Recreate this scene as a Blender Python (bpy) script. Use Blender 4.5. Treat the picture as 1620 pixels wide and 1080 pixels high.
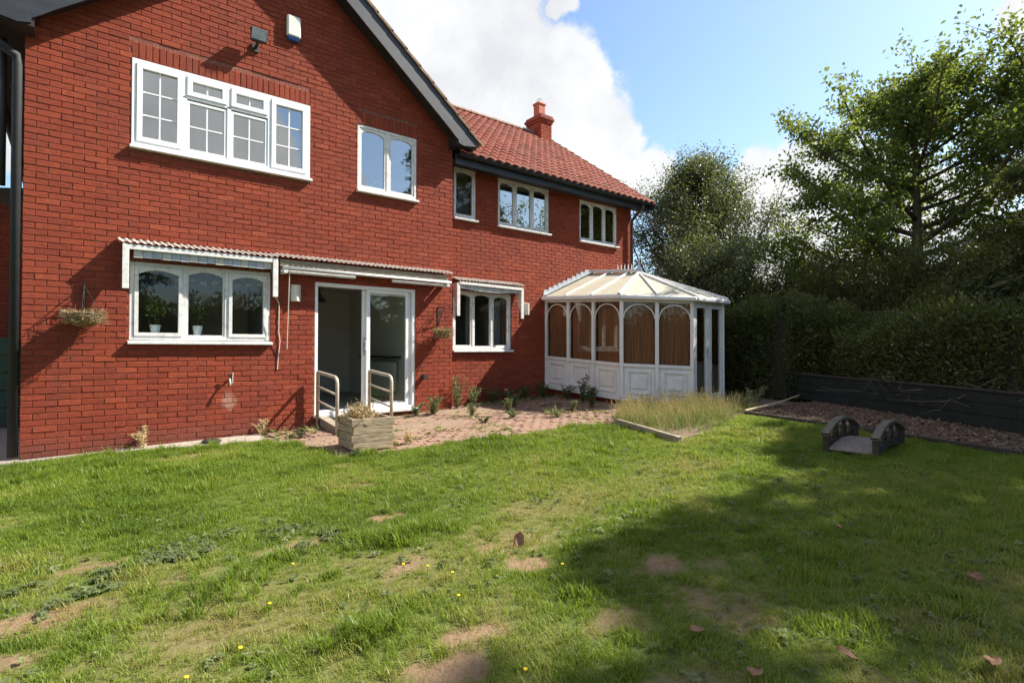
import bpy, bmesh, math, random
import numpy as np
from mathutils import Vector, Matrix

for o in list(bpy.data.objects): bpy.data.objects.remove(o)
scene = bpy.context.scene
col = scene.collection
R = math.radians
rnd = random.Random(7)
rng = np.random.default_rng(7)

# ------------------------------------------------------------------ camera
# X runs along the garden front of the house, Y into the house, Z up.
CAM = np.array([0.490, -8.529, 1.297])
c_r = np.array([0.78096935, -0.62456608, 0.00201929])
c_u = np.array([-0.00975855, -0.00896945, 0.99991216])
c_f = np.array([0.62449311, 0.78092045, 0.01309973])
FPX = 864.76
cam_data = bpy.data.cameras.new('camera'); cam = bpy.data.objects.new('camera', cam_data); col.objects.link(cam)
cam_data.sensor_width = 36.0; cam_data.lens = 36.0*FPX/1620.0
cam_data.clip_start = 0.05; cam_data.clip_end = 2000
m = Matrix(((c_r[0], c_u[0], -c_f[0], CAM[0]), (c_r[1], c_u[1], -c_f[1], CAM[1]), (c_r[2], c_u[2], -c_f[2], CAM[2]), (0, 0, 0, 1)))
cam.matrix_world = m
scene.camera = cam
scene.cycles.max_bounces = 7; scene.cycles.diffuse_bounces = 4; scene.cycles.glossy_bounces = 3; scene.cycles.transmission_bounces = 4; scene.cycles.transparent_max_bounces = 10
def pix_dir(x, y):
    d = c_f + c_r*(x-810)/FPX - c_u*(y-540)/FPX
    return d/np.linalg.norm(d)

# ------------------------------------------------------------------ light
SUN = Vector((1.0, -0.42, 1.08)).normalized()          # towards the sun
sd = bpy.data.lights.new('sun', 'SUN'); sd.energy = 5.0; sd.angle = R(0.55); sd.color = (1.0, 0.94, 0.84)
so = bpy.data.objects.new('sun', sd); col.objects.link(so); so.location = (30, -13, 33)
so.rotation_euler = SUN.to_track_quat('Z', 'Y').to_euler()

world = bpy.data.worlds.new('World'); scene.world = world; world.use_nodes = True
wt = world.node_tree; wn = wt.nodes; wl = wt.links; wn.clear()
w_out = wn.new('ShaderNodeOutputWorld'); w_bg = wn.new('ShaderNodeBackground'); wl.new(w_bg.outputs[0], w_out.inputs[0])
w_bg.inputs[1].default_value = 0.092
sky = wn.new('ShaderNodeTexSky'); sky.sky_type = 'NISHITA'; sky.sun_disc = False
sky.sun_elevation = math.asin(SUN.z); sky.sun_rotation = math.atan2(SUN.x, SUN.y)
sky.air_density = 1.0; sky.dust_density = 0.9; sky.ozone_density = 1.0
tc = wn.new('ShaderNodeTexCoord'); wdir = tc.outputs['Generated']
def wmath(op, a, b=None, clamp=False):
    n = wn.new('ShaderNodeMath'); n.operation = op; n.use_clamp = clamp
    for i, v in enumerate((a, b)):
        if v is None: continue
        if isinstance(v, (int, float)): n.inputs[i].default_value = v
        else: wl.new(v, n.inputs[i])
    return n.outputs[0]
def wnoise(scale, detail, rough, src):
    n = wn.new('ShaderNodeTexNoise'); n.inputs['Scale'].default_value = scale; n.inputs['Detail'].default_value = detail
    n.inputs['Roughness'].default_value = rough; wl.new(src, n.inputs['Vector']); return n.outputs[0]
cloud_spots = [(620, 40, 120), (730, 60, 125), (800, 120, 105), (866, 128, 78), (915, 150, 52), (895, 215, 85), (962, 226, 44), (820, 210, 115),
               (690, 160, 130), (930, 275, 55), (1035, 275, 34), (880, 300, 90), (520, 120, 150),
               (1203, 300, 42), (1262, 282, 44), (1320, 290, 62), (1195, 358, 44), (1245, 405, 56), (1360, 340, 90), (1180, 425, 50), (1300, 420, 80), (1440, 380, 90),
               (893, -4, 20), (1614, 18, 26), (-40, 190, 55), (-20, 110, 26), (1100, 480, 60)]
blobs = [(pix_dir(x, y), r/FPX*(0.62+0.38*(FPX/math.hypot(FPX, math.hypot(x-810, y-540))))) for x, y, r in cloud_spots]
CLEAR = [np.array(q)/np.linalg.norm(q) for q in ((4.8, -8.5, 3.1), (7.6, -8.8, 3.0), (1.7, -8.5, 4.3))]
blobs += [(np.array(q)/np.linalg.norm(q), r_) for q, r_ in (((0.7, -8.5, 2.8), .12), ((1.7, -8.5, 2.6), .09), ((3.2, -8.5, 2.1), .07))]     # cumulus behind the camera, as the panes mirror it
brnd = random.Random(21)
k = 0
while k < 15:                                        # the same kind of cumulus goes on all round the sky
    az = brnd.uniform(0, 2*math.pi); el = R(brnd.uniform(8, 60))
    d = np.array([math.cos(az)*math.cos(el), math.sin(az)*math.cos(el), math.sin(el)])
    if d @ c_f > 0.55 or any(d @ q > .90 for q in CLEAR): continue
    blobs.append((d, brnd.uniform(0.12, 0.24)))
    s = np.cross(d, (0, 0, 1)); d2 = d+s*brnd.uniform(-.25, .25); blobs.append((d2/np.linalg.norm(d2), brnd.uniform(0.1, 0.18)))
    k += 1
def wwarp(src, scale, amt, detail):
    n = wn.new('ShaderNodeTexNoise'); n.inputs['Scale'].default_value = scale; n.inputs['Detail'].default_value = detail; n.inputs['Roughness'].default_value = 0.58; wl.new(src, n.inputs['Vector'])
    a = wn.new('ShaderNodeVectorMath'); a.operation = 'SUBTRACT'; wl.new(n.outputs['Color'], a.inputs[0]); a.inputs[1].default_value = (.5, .5, .5)
    b = wn.new('ShaderNodeVectorMath'); b.operation = 'SCALE'; wl.new(a.outputs[0], b.inputs[0]); b.inputs['Scale'].default_value = amt
    c = wn.new('ShaderNodeVectorMath'); c.operation = 'ADD'; wl.new(src, c.inputs[0]); wl.new(b.outputs[0], c.inputs[1]); return c.outputs[0]
cw_ = wn.new('ShaderNodeVectorMath'); cw_.operation = 'NORMALIZE'; wl.new(wwarp(wdir, 8.0, 0.095, 5), cw_.inputs[0]); cdir = cw_.outputs[0]
acc = None
for d, r in blobs:
    n = wn.new('ShaderNodeVectorMath'); n.operation = 'DOT_PRODUCT'; wl.new(cdir, n.inputs[0]); n.inputs[1].default_value = tuple(d)
    mr = wn.new('ShaderNodeMapRange'); mr.inputs['From Min'].default_value = math.cos(r*1.55); mr.inputs['From Max'].default_value = math.cos(r*0.35)
    wl.new(n.outputs['Value'], mr.inputs['Value'])
    acc = mr.outputs[0] if acc is None else wmath('MAXIMUM', acc, mr.outputs[0])
n1 = wnoise(9.0, 9, 0.62, wdir); n2 = wnoise(5.5, 6, 0.58, wdir)
dens = wmath('ADD', acc, wmath('MULTIPLY', wmath('SUBTRACT', n1, 0.5), 1.25))
al = wn.new('ShaderNodeMapRange'); al.interpolation_type = 'SMOOTHSTEP'; al.inputs['From Min'].default_value = 0.30; al.inputs['From Max'].default_value = 0.62
wl.new(dens, al.inputs['Value'])
sh = wn.new('ShaderNodeMapRange'); sh.inputs['From Min'].default_value = 0.35; sh.inputs['From Max'].default_value = 0.7
wl.new(n2, sh.inputs['Value'])
ccol = wn.new('ShaderNodeMix'); ccol.data_type = 'RGBA'; wl.new(sh.outputs[0], ccol.inputs[0])
ccol.inputs[6].default_value = (3.7, 3.8, 4.0, 1); ccol.inputs[7].default_value = (5.2, 5.2, 5.2, 1)
hz = wn.new('ShaderNodeMix'); hz.data_type = 'RGBA'; hz.blend_type = 'MULTIPLY'; hz.inputs[0].default_value = 1.0
wl.new(sky.outputs[0], hz.inputs[6]); hz.inputs[7].default_value = (1.0, 1.08, 1.12, 1)
mx = wn.new('ShaderNodeMix'); mx.data_type = 'RGBA'; wl.new(al.outputs[0], mx.inputs[0]); wl.new(hz.outputs[2], mx.inputs[6]); wl.new(ccol.outputs[2], mx.inputs[7])
wl.new(mx.outputs[2], w_bg.inputs[0])

vs = scene.view_settings
vs.view_transform = 'Standard'; vs.look = 'None'; vs.gamma = 1.0; vs.use_curve_mapping = False; vs.exposure = 1.25

# ------------------------------------------------------------------ helpers
LOC = {}
def thing(name, label, cat, loc, group=None):
    o = bpy.data.objects.new(name, None); col.objects.link(o); o.empty_display_size = 0.1
    o.location = loc; LOC[o.name] = Vector(loc); tag(o, label, cat, group); return o
def tag(o, label, cat, group=None, kind=None):
    o['label'] = label; o['category'] = cat
    if group: o['group'] = group
    if kind: o['kind'] = kind
    return o
def origin(parent, loc):
    if parent is not None: return LOC[parent.name]
    return Vector(loc) if loc is not None else Vector((0, 0, 0))
def link_mesh(name, me, parent=None, loc=None):
    o = bpy.data.objects.new(name, me); col.objects.link(o)
    L = origin(parent, loc)
    if parent is not None: o.parent = parent
    else: o.location = L
    LOC[o.name] = L
    return o
class MB:
    def __init__(s): s.v = []; s.f = []
    def add(s, vs, fs):
        b = len(s.v); s.v += [tuple(float(c) for c in q) for q in vs]; s.f += [tuple(b+i for i in q) for q in fs]; return s
    def box(s, x0, x1, y0, y1, z0, z1):
        return s.add([(x0, y0, z0), (x1, y0, z0), (x1, y1, z0), (x0, y1, z0), (x0, y0, z1), (x1, y0, z1), (x1, y1, z1), (x0, y1, z1)],
                     [(0, 3, 2, 1), (4, 5, 6, 7), (0, 1, 5, 4), (1, 2, 6, 5), (2, 3, 7, 6), (3, 0, 4, 7)])
    def beam(s, p0, p1, w, h, up=(0, 0, 1)):          # rectangular bar from p0 to p1; w across, h along up
        p0 = Vector(p0); p1 = Vector(p1); d = (p1-p0).normalized(); a = d.cross(Vector(up))
        if a.length < 1e-4: a = d.cross(Vector((1, 0, 0)))
        a.normalize(); b = a.cross(d).normalized(); a = a*w/2; b = b*h/2
        vs = [p0-a-b, p0+a-b, p0+a+b, p0-a+b, p1-a-b, p1+a-b, p1+a+b, p1-a+b]
        return s.add(vs, [(0, 3, 2, 1), (4, 5, 6, 7), (0, 1, 5, 4), (1, 2, 6, 5), (2, 3, 7, 6), (3, 0, 4, 7)])
    def tube(s, pts, r, n=8, cap=True):
        pts = [Vector(q) for q in pts]; rs = r if isinstance(r, (list, tuple)) else [r]*len(pts); vs = []; fs = []
        ref = None
        for i, q in enumerate(pts):
            d = (pts[min(i+1, len(pts)-1)]-pts[max(i-1, 0)]).normalized()
            if ref is None:
                ref = d.cross(Vector((0, 0, 1)))
                if ref.length < 1e-3: ref = Vector((1, 0, 0))
            a = (ref-d*ref.dot(d)); a.normalize(); ref = a; b = d.cross(a)
            for k in range(n):
                t = 2*math.pi*k/n; vs.append(q+(a*math.cos(t)+b*math.sin(t))*rs[i])
        for i in range(len(pts)-1):
            for k in range(n):
                k2 = (k+1) % n; fs.append((i*n+k, i*n+k2, (i+1)*n+k2, (i+1)*n+k))
        if cap: fs.append(tuple(range(n-1, -1, -1))); fs.append(tuple((len(pts)-1)*n+k for k in range(n)))
        return s.add(vs, fs)
    def prism(s, poly, y0, y1):                       # polygon in XZ swept along Y
        n = len(poly); vs = [(x, y0, z) for x, z in poly]+[(x, y1, z) for x, z in poly]
        fs = [tuple(range(n)), tuple(range(2*n-1, n-1, -1))]+[(i, i+n, (i+1) % n+n, (i+1) % n) for i in range(n)]
        return s.add(vs, fs)
    def slab(s, poly, z0, z1):                        # polygon in XY swept along Z; z may be a function
        n = len(poly); f0 = z0 if callable(z0) else (lambda x, y: z0); f1 = z1 if callable(z1) else (lambda x, y: z1)
        vs = [(x, y, f0(x, y)) for x, y in poly]+[(x, y, f1(x, y)) for x, y in poly]
        fs = [tuple(range(n-1, -1, -1)), tuple(range(n, 2*n))]+[(i, (i+1) % n, (i+1) % n+n, i+n) for i in range(n)]
        return s.add(vs, fs)
    def lathe(s, prof, c, n=16):
        vs = []; fs = []
        for r_, z in prof:
            for k in range(n): t = 2*math.pi*k/n; vs.append((c[0]+r_*math.cos(t), c[1]+r_*math.sin(t), c[2]+z))
        for i in range(len(prof)-1):
            for k in range(n): k2 = (k+1) % n; fs.append((i*n+k, i*n+k2, (i+1)*n+k2, (i+1)*n+k))
        fs.append(tuple(range(n-1, -1, -1))); fs.append(tuple((len(prof)-1)*n+k for k in range(n)))
        return s.add(vs, fs)
    def map(s, fn): s.v = [tuple(fn(Vector(q))) for q in s.v]; return s
    def build(s, name, mat, parent=None, loc=None, bevel=0.0, smooth=False, fix=True):
        L = origin(parent, loc)
        me = bpy.data.meshes.new(name); me.from_pydata([(x-L[0], y-L[1], z-L[2]) for x, y, z in s.v], [], s.f)
        if fix or bevel:
            bm = bmesh.new(); bm.from_mesh(me)
            bmesh.ops.recalc_face_normals(bm, faces=bm.faces)
            if bevel:
                try: bmesh.ops.bevel(bm, geom=[e for e in bm.edges if e.is_manifold and e.calc_face_angle(0) > 0.6], offset=bevel, segments=1, affect='EDGES', clamp_overlap=True)
                except Exception: pass
            bm.to_mesh(me); bm.free()
        if smooth: me.polygons.foreach_set('use_smooth', [True]*len(me.polygons))
        me.materials.append(MAT[mat]); me.update()
        return link_mesh(name, me, parent, loc)
def bm1(**k): return MB()
def np_mesh(name, V, F, mat, parent=None, loc=None, attrs=None, smooth=False):
    L = origin(parent, loc); V = np.asarray(V, np.float32)-np.array(L, np.float32); F = np.asarray(F, np.int32)
    me = bpy.data.meshes.new(name); n, kk = F.shape
    me.vertices.add(len(V)); me.vertices.foreach_set('co', V.ravel())
    me.loops.add(n*kk); me.loops.foreach_set('vertex_index', F.ravel())
    me.polygons.add(n); me.polygons.foreach_set('loop_start', np.arange(0, n*kk, kk, dtype=np.int32)); me.polygons.foreach_set('loop_total', np.full(n, kk, np.int32))
    me.polygons.foreach_set('use_smooth', np.full(n, bool(smooth)))
    me.update(calc_edges=True)
    for an, av in (attrs or {}).items():
        av = np.asarray(av, np.float32)
        if av.ndim == 1: a = me.attributes.new(an, 'FLOAT', 'POINT'); a.data.foreach_set('value', av)
        else: a = me.attributes.new(an, 'FLOAT_COLOR', 'POINT'); a.data.foreach_set('color', av.ravel())
    me.materials.append(MAT[mat])
    return link_mesh(name, me, parent, loc)

def _hash(ix, iy, s): 
    h = np.sin(ix*127.1+iy*311.7+s*74.7)*43758.5453; return h-np.floor(h)
def vnoise(x, y, s=0):
    ix = np.floor(x); iy = np.floor(y); fx = x-ix; fy = y-iy; fx = fx*fx*(3-2*fx); fy = fy*fy*(3-2*fy)
    a = _hash(ix, iy, s); b = _hash(ix+1, iy, s); c = _hash(ix, iy+1, s); d = _hash(ix+1, iy+1, s)
    return (a*(1-fx)+b*fx)*(1-fy)+(c*(1-fx)+d*fx)*fy
def fbm(x, y, s=0, o=4):
    v = 0; a = 0.5; t = 0
    for i in range(o): v = v+a*vnoise(x*2**i, y*2**i, s+i*13); t += a; a *= 0.5
    return v/t
def gz(x, y):                                          # height of the ground: rises gently to the right, falls towards the lawn
    x = np.asarray(x, float); y = np.asarray(y, float)
    g = np.interp(x, [-8, 0, 3, 4.5, 5.9, 8.5, 11, 20], [-0.05, 0.0, 0.06, 0.13, 0.19, 0.29, 0.31, 0.34])
    return g+np.clip(y, -14, 0)*0.012
def gzf(x, y): return float(gz(x, y))

# ------------------------------------------------------------------ materials
MAT = {}
def node_mat(name):
    mt = bpy.data.materials.new(name); mt.use_nodes = True; nt = mt.node_tree
    b = nt.nodes['Principled BSDF']; MAT[name] = mt; return mt, nt, b
def N(nt, typ, **kw):
    n = nt.nodes.new(typ)
    for k, v in kw.items():
        if hasattr(n, k) and k not in n.inputs: setattr(n, k, v)
        else: n.inputs[k].default_value = v
    return n
def ramp(nt, fac, stops):
    r = nt.nodes.new('ShaderNodeValToRGB'); el = r.color_ramp.elements
    while len(el) < len(stops): el.new(0.5)
    for e, (p, c) in zip(el, stops): e.position = p; e.color = (*c, 1) if len(c) == 3 else c
    nt.links.new(fac, r.inputs[0]); return r.outputs[0]
def mixc(nt, fac, a, b, blend='MIX'):
    mxn = nt.nodes.new('ShaderNodeMix'); mxn.data_type = 'RGBA'; mxn.blend_type = blend
    for sock, v in ((mxn.inputs[0], fac), (mxn.inputs[6], a), (mxn.inputs[7], b)):
        if isinstance(v, (int, float)): sock.default_value = v
        elif isinstance(v, tuple): sock.default_value = (*v, 1) if len(v) == 3 else v
        else: nt.links.new(v, sock)
    return mxn.outputs[2]
def noise_of(nt, scale, detail=4, rough=0.6, coord='Object', stretch=None):
    t = nt.nodes.new('ShaderNodeTexCoord'); src = t.outputs[coord]
    if coord == 'Position': pass
    if stretch:
        mp = nt.nodes.new('ShaderNodeMapping'); mp.inputs['Scale'].default_value = stretch; nt.links.new(src, mp.inputs[0]); src = mp.outputs[0]
    n = nt.nodes.new('ShaderNodeTexNoise'); n.inputs['Scale'].default_value = scale; n.inputs['Detail'].default_value = detail; n.inputs['Roughness'].default_value = rough
    nt.links.new(src, n.inputs['Vector']); return n.outputs[0]
def wpos_noise(nt, scale, detail=4, rough=0.6, stretch=None):
    g = nt.nodes.new('ShaderNodeNewGeometry'); src = g.outputs['Position']
    if stretch:
        mp = nt.nodes.new('ShaderNodeMapping'); mp.inputs['Scale'].default_value = stretch; nt.links.new(src, mp.inputs[0]); src = mp.outputs[0]
    n = nt.nodes.new('ShaderNodeTexNoise'); n.inputs['Scale'].default_value = scale; n.inputs['Detail'].default_value = detail; n.inputs['Roughness'].default_value = rough
    nt.links.new(src, n.inputs['Vector']); return n.outputs[0]
def bump(nt, b, h, strength, dist=0.01):
    bp = nt.nodes.new('ShaderNodeBump'); bp.inputs['Strength'].default_value = strength; bp.inputs['Distance'].default_value = dist
    nt.links.new(h, bp.inputs['Height']); nt.links.new(bp.outputs[0], b.inputs['Normal'])
def simple(name, c1, c2, scale=6, rough=0.6, bstr=0.2, bdist=0.004, detail=5, stretch=None, metal=0.0, lo=0.35, hi=0.68, spec=0.5):
    mt, nt, b = node_mat(name)
    n = wpos_noise(nt, scale, detail, 0.62, stretch)
    nt.links.new(ramp(nt, n, [(lo, c1), (hi, c2)]), b.inputs['Base Color'])
    b.inputs['Roughness'].default_value = rough; b.inputs['Metallic'].default_value = metal; b.inputs['Specular IOR Level'].default_value = spec
    if bstr: bump(nt, b, n, bstr, bdist)
    return mt
# brick: colour differs from brick to brick (attribute tint), plus kiln marks and dirt
mt, nt, b = node_mat('brick')
at = N(nt, 'ShaderNodeAttribute', attribute_name='tint')
base = ramp(nt, at.outputs['Fac'], [(0.0, (0.215, 0.040, 0.019)), (0.35, (0.275, 0.050, 0.022)), (0.7, (0.325, 0.062, 0.026)), (1.0, (0.40, 0.090, 0.038))])
nA = wpos_noise(nt, 26, 5, 0.7, (0.6, 1, 1.6)); nB = wpos_noise(nt, 1.3, 4, 0.6); nC = wpos_noise(nt, 130, 3, 0.6)
c = mixc(nt, ramp(nt, nA, [(0.35, (0, 0, 0)), (0.72, (1, 1, 1))]), base, mixc(nt, 0.62, base, (0.11, 0.018, 0.011)))
c = mixc(nt, ramp(nt, nA, [(0.22, (0.5, 0.5, 0.5)), (0.40, (0, 0, 0))]), c, (0.44, 0.12, 0.055))
c = mixc(nt, ramp(nt, nB, [(0.42, (0, 0, 0)), (0.72, (0.45, 0.45, 0.45))]), c, (0.14, 0.034, 0.022))
nS = wpos_noise(nt, 1.0, 5, 0.65, (5.0, 1.0, 0.35))
c = mixc(nt, ramp(nt, nS, [(0.54, (0, 0, 0)), (0.78, (0.5, 0.5, 0.5))]), c, (0.15, 0.045, 0.03))     # weather streaks
# pale salts and damp near the ground
g = nt.nodes.new('ShaderNodeNewGeometry'); sx = nt.nodes.new('ShaderNodeSeparateXYZ'); nt.links.new(g.outputs['Position'], sx.inputs[0])
nD = wpos_noise(nt, 3.0, 4, 0.6)
mm = nt.nodes.new('ShaderNodeMath'); mm.operation = 'MULTIPLY_ADD'; nt.links.new(nD, mm.inputs[0]); mm.inputs[1].default_value = 0.5; nt.links.new(sx.outputs[2], mm.inputs[2])
c = mixc(nt, ramp(nt, mm.outputs[0], [(0.33, (0.55, 0.55, 0.55)), (0.55, (0, 0, 0))]), c, (0.13, 0.055, 0.04))
vd = nt.nodes.new('ShaderNodeVectorMath'); vd.operation = 'SUBTRACT'; nt.links.new(g.outputs['Position'], vd.inputs[0]); vd.inputs[1].default_value = (2.20, 0, 0.52)
vq = nt.nodes.new('ShaderNodeVectorMath'); vq.operation = 'MULTIPLY'; nt.links.new(vd.outputs[0], vq.inputs[0]); vq.inputs[1].default_value = (4.6, 1.0, 3.2)
vl = nt.nodes.new('ShaderNodeVectorMath'); vl.operation = 'LENGTH'; nt.links.new(vq.outputs[0], vl.inputs[0])
sm_ = nt.nodes.new('ShaderNodeMath'); sm_.operation = 'ADD'; nt.links.new(vl.outputs['Value'], sm_.inputs[0]); nt.links.new(nD, sm_.inputs[1])
c = mixc(nt, ramp(nt, sm_.outputs[0], [(0.75, (0.6, 0.6, 0.6)), (1.0, (0, 0, 0))]), c, (0.42, 0.25, 0.19))     # pale salt bloom under the tap
nt.links.new(c, b.inputs['Base Color']); b.inputs['Roughness'].default_value = 0.85; b.inputs['Specular IOR Level'].default_value = 0.25
hs = nt.nodes.new('ShaderNodeMath'); hs.operation = 'ADD'; nt.links.new(nA, hs.inputs[0]); nt.links.new(nC, hs.inputs[1])
bump(nt, b, hs.outputs[0], 0.8, 0.009)
mt, nt, b = node_mat('mortar')
nA = wpos_noise(nt, 40, 4, 0.7); nB = wpos_noise(nt, 2.0, 3, 0.6)
nt.links.new(ramp(nt, nA, [(0.3, (0.130, 0.036, 0.022)), (0.55, (0.20, 0.062, 0.039)), (0.72, (0.40, 0.21, 0.145))]), b.inputs['Base Color']); b.inputs['Roughness'].default_value = 0.95
bump(nt, b, nA, 0.5, 0.004)
simple('white_paint', (0.60, 0.59, 0.56), (0.74, 0.735, 0.71), 9, 0.5, 0.15, 0.002)
mt, nt, b = node_mat('old_white_paint')
nA = wpos_noise(nt, 14, 6, 0.7); nB = wpos_noise(nt, 60, 4, 0.7)
c = ramp(nt, nA, [(0.3, (0.45, 0.43, 0.39)), (0.5, (0.66, 0.65, 0.62)), (0.7, (0.72, 0.715, 0.69))])
c = mixc(nt, ramp(nt, nB, [(0.66, (0, 0, 0)), (0.74, (0.8, 0.8, 0.8))]), c, (0.22, 0.19, 0.15))
nt.links.new(c, b.inputs['Base Color']); b.inputs['Roughness'].default_value = 0.6; bump(nt, b, nB, 0.25, 0.002)
simple('upvc', (0.74, 0.745, 0.74), (0.82, 0.82, 0.815), 3, 0.35, 0.0)
simple('cons_white', (0.66, 0.65, 0.645), (0.76, 0.755, 0.745), 5, 0.4, 0.05, 0.002)
simple('lead', (0.30, 0.33, 0.36), (0.48, 0.51, 0.54), 12, 0.5, 0.3, 0.004)
simple('black_plastic', (0.008, 0.008, 0.009), (0.015, 0.015, 0.017), 8, 0.7, 0.1, 0.002)
simple('bargeboard', (0.017, 0.019, 0.024), (0.031, 0.034, 0.041), 10, 0.5, 0.2, 0.003, stretch=(0.4, 1, 1))
simple('soffit', (0.012, 0.011, 0.012), (0.028, 0.022, 0.022), 8, 0.6, 0.1, 0.003)
mt, nt, b = node_mat('roof_tile')
at = N(nt, 'ShaderNodeAttribute', attribute_name='tint')
base = ramp(nt, at.outputs['Fac'], [(0, (0.26, 0.075, 0.050)), (0.5, (0.36, 0.11, 0.072)), (1, (0.44, 0.155, 0.105))])
nA = wpos_noise(nt, 22, 5, 0.7); nB = wpos_noise(nt, 1.6, 4, 0.65)
c = mixc(nt, ramp(nt, nA, [(0.45, (0, 0, 0)), (0.75, (0.7, 0.7, 0.7))]), base, (0.17, 0.085, 0.055))
c = mixc(nt, ramp(nt, nB, [(0.46, (0, 0, 0)), (0.72, (0.6, 0.6, 0.6))]), c, (0.15, 0.10, 0.06))
nt.links.new(c, b.inputs['Base Color']); b.inputs['Roughness'].default_value = 0.8; bump(nt, b, nA, 0.4, 0.005)
simple('mossy_tile', (0.16, 0.10, 0.065), (0.32, 0.20, 0.13), 14, 0.9, 0.5, 0.008)
simple('ridge_tile', (0.20, 0.13, 0.10), (0.34, 0.24, 0.19), 9, 0.9, 0.5, 0.008)
simple('terracotta', (0.33, 0.085, 0.045), (0.45, 0.13, 0.07), 9, 0.8, 0.2, 0.004)
simple('concrete', (0.24, 0.20, 0.165), (0.40, 0.34, 0.28), 14, 0.95, 0.5, 0.006)
simple('paving', (0.17, 0.095, 0.065), (0.31, 0.195, 0.135), 7, 0.95, 0.5, 0.005, lo=0.3, hi=0.7)
simple('joint_sand', (0.15, 0.10, 0.065), (0.29, 0.20, 0.13), 20, 1.0, 0.6, 0.008)
simple('soil', (0.085, 0.058, 0.038), (0.20, 0.135, 0.085), 8, 1.0, 0.8, 0.02)
simple('ground', (0.06, 0.055, 0.028), (0.12, 0.10, 0.06), 1.5, 1.0, 0.6, 0.02)
simple('gravel', (0.16, 0.13, 0.11), (0.40, 0.34, 0.29), 45, 0.95, 1.0, 0.012)
simple('timber_grey', (0.17, 0.14, 0.10), (0.33, 0.275, 0.205), 9, 0.85, 0.35, 0.004, stretch=(1, 1, 7))
simple('planter_wood', (0.17, 0.125, 0.078), (0.46, 0.365, 0.235), 8, 0.85, 0.5, 0.004, stretch=(0.8, 0.8, 7))
simple('timber_dark', (0.022, 0.017, 0.013), (0.058, 0.045, 0.034), 10, 0.85, 0.35, 0.004, stretch=(1, 1, 5))
simple('deck_grey', (0.12, 0.10, 0.085), (0.24, 0.205, 0.175), 12, 0.9, 0.35, 0.004, stretch=(1, 6, 1))
simple('rail_wood', (0.085, 0.07, 0.052), (0.165, 0.14, 0.11), 12, 0.9, 0.35, 0.004, stretch=(6, 1, 1))
simple('fence_dark', (0.006, 0.009, 0.008), (0.014, 0.019, 0.016), 6, 0.8, 0.3, 0.004)
simple('rail_metal', (0.34, 0.295, 0.22), (0.50, 0.445, 0.35), 12, 0.5, 0.1, 0.002)
simple('grey_box', (0.42, 0.40, 0.34), (0.60, 0.575, 0.50), 12, 0.5, 0.1, 0.002)
simple('alarm_white', (0.62, 0.62, 0.55), (0.72, 0.72, 0.66), 5, 0.4, 0.05, 0.002)
simple('alarm_blue', (0.02, 0.07, 0.25), (0.03, 0.10, 0.32), 5, 0.3, 0.0)
simple('iron', (0.012, 0.012, 0.012), (0.035, 0.03, 0.026), 20, 0.6, 0.2, 0.002)
simple('coir', (0.10, 0.068, 0.036), (0.30, 0.215, 0.115), 40, 1.0, 0.9, 0.02)
simple('straw', (0.36, 0.24, 0.11), (0.62, 0.46, 0.25), 30, 0.9, 0.0)
simple('red_leaf', (0.12, 0.03, 0.022), (0.20, 0.06, 0.04), 30, 0.9, 0.0)
simple('inner_wall', (0.74, 0.725, 0.65), (0.79, 0.775, 0.70), 2, 0.9, 0.0)
simple('inner_floor', (0.30, 0.29, 0.27), (0.38, 0.37, 0.345), 4, 0.6, 0.0)
simple('fridge_grey', (0.60, 0.59, 0.54), (0.66, 0.65, 0.60), 2, 0.5, 0.0)
simple('lamp_black', (0.015, 0.015, 0.014), (0.02, 0.02, 0.02), 2, 0.4, 0.0)
simple('pot_white', (0.72, 0.76, 0.75), (0.78, 0.81, 0.80), 4, 0.4, 0.0)
simple('valance', (0.035, 0.045, 0.085), (0.06, 0.07, 0.12), 20, 0.9, 0.0)
simple('net', (0.45, 0.45, 0.45), (0.55, 0.55, 0.55), 20, 0.9, 0.0)
simple('curtain', (0.15, 0.17, 0.16), (0.26, 0.28, 0.27), 12, 0.9, 0.0, stretch=(6, 6, 0.3))
simple('gate_green', (0.018, 0.055, 0.03), (0.03, 0.08, 0.045), 6, 0.6, 0.2, 0.003)
simple('hose_green', (0.28, 0.33, 0.05), (0.36, 0.40, 0.08), 6, 0.4, 0.0)
simple('clear_lamp', (0.55, 0.54, 0.47), (0.66, 0.65, 0.58), 14, 0.35, 0.0)
simple('bark', (0.045, 0.035, 0.025), (0.12, 0.095, 0.07), 14, 0.95, 0.7, 0.015, stretch=(1, 1, 0.3))
simple('pale_bark', (0.10, 0.085, 0.065), (0.22, 0.19, 0.15), 14, 0.95, 0.7, 0.01)
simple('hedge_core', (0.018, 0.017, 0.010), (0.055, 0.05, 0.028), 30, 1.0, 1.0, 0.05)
simple('dry_branch', (0.055, 0.044, 0.032), (0.12, 0.10, 0.075), 14, 0.95, 0.3, 0.01)
simple('sawn_wood', (0.40, 0.32, 0.20), (0.52, 0.43, 0.29), 14, 0.9, 0.2, 0.004)
simple('dead_leaf', (0.12, 0.05, 0.022), (0.30, 0.155, 0.075), 18, 0.8, 0.3, 0.004)
simple('dandelion', (0.72, 0.48, 0.01), (0.85, 0.62, 0.02), 30, 0.8, 0.0)
simple('cable', (0.55, 0.50, 0.43), (0.66, 0.60, 0.52), 10, 0.6, 0.0)
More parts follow.
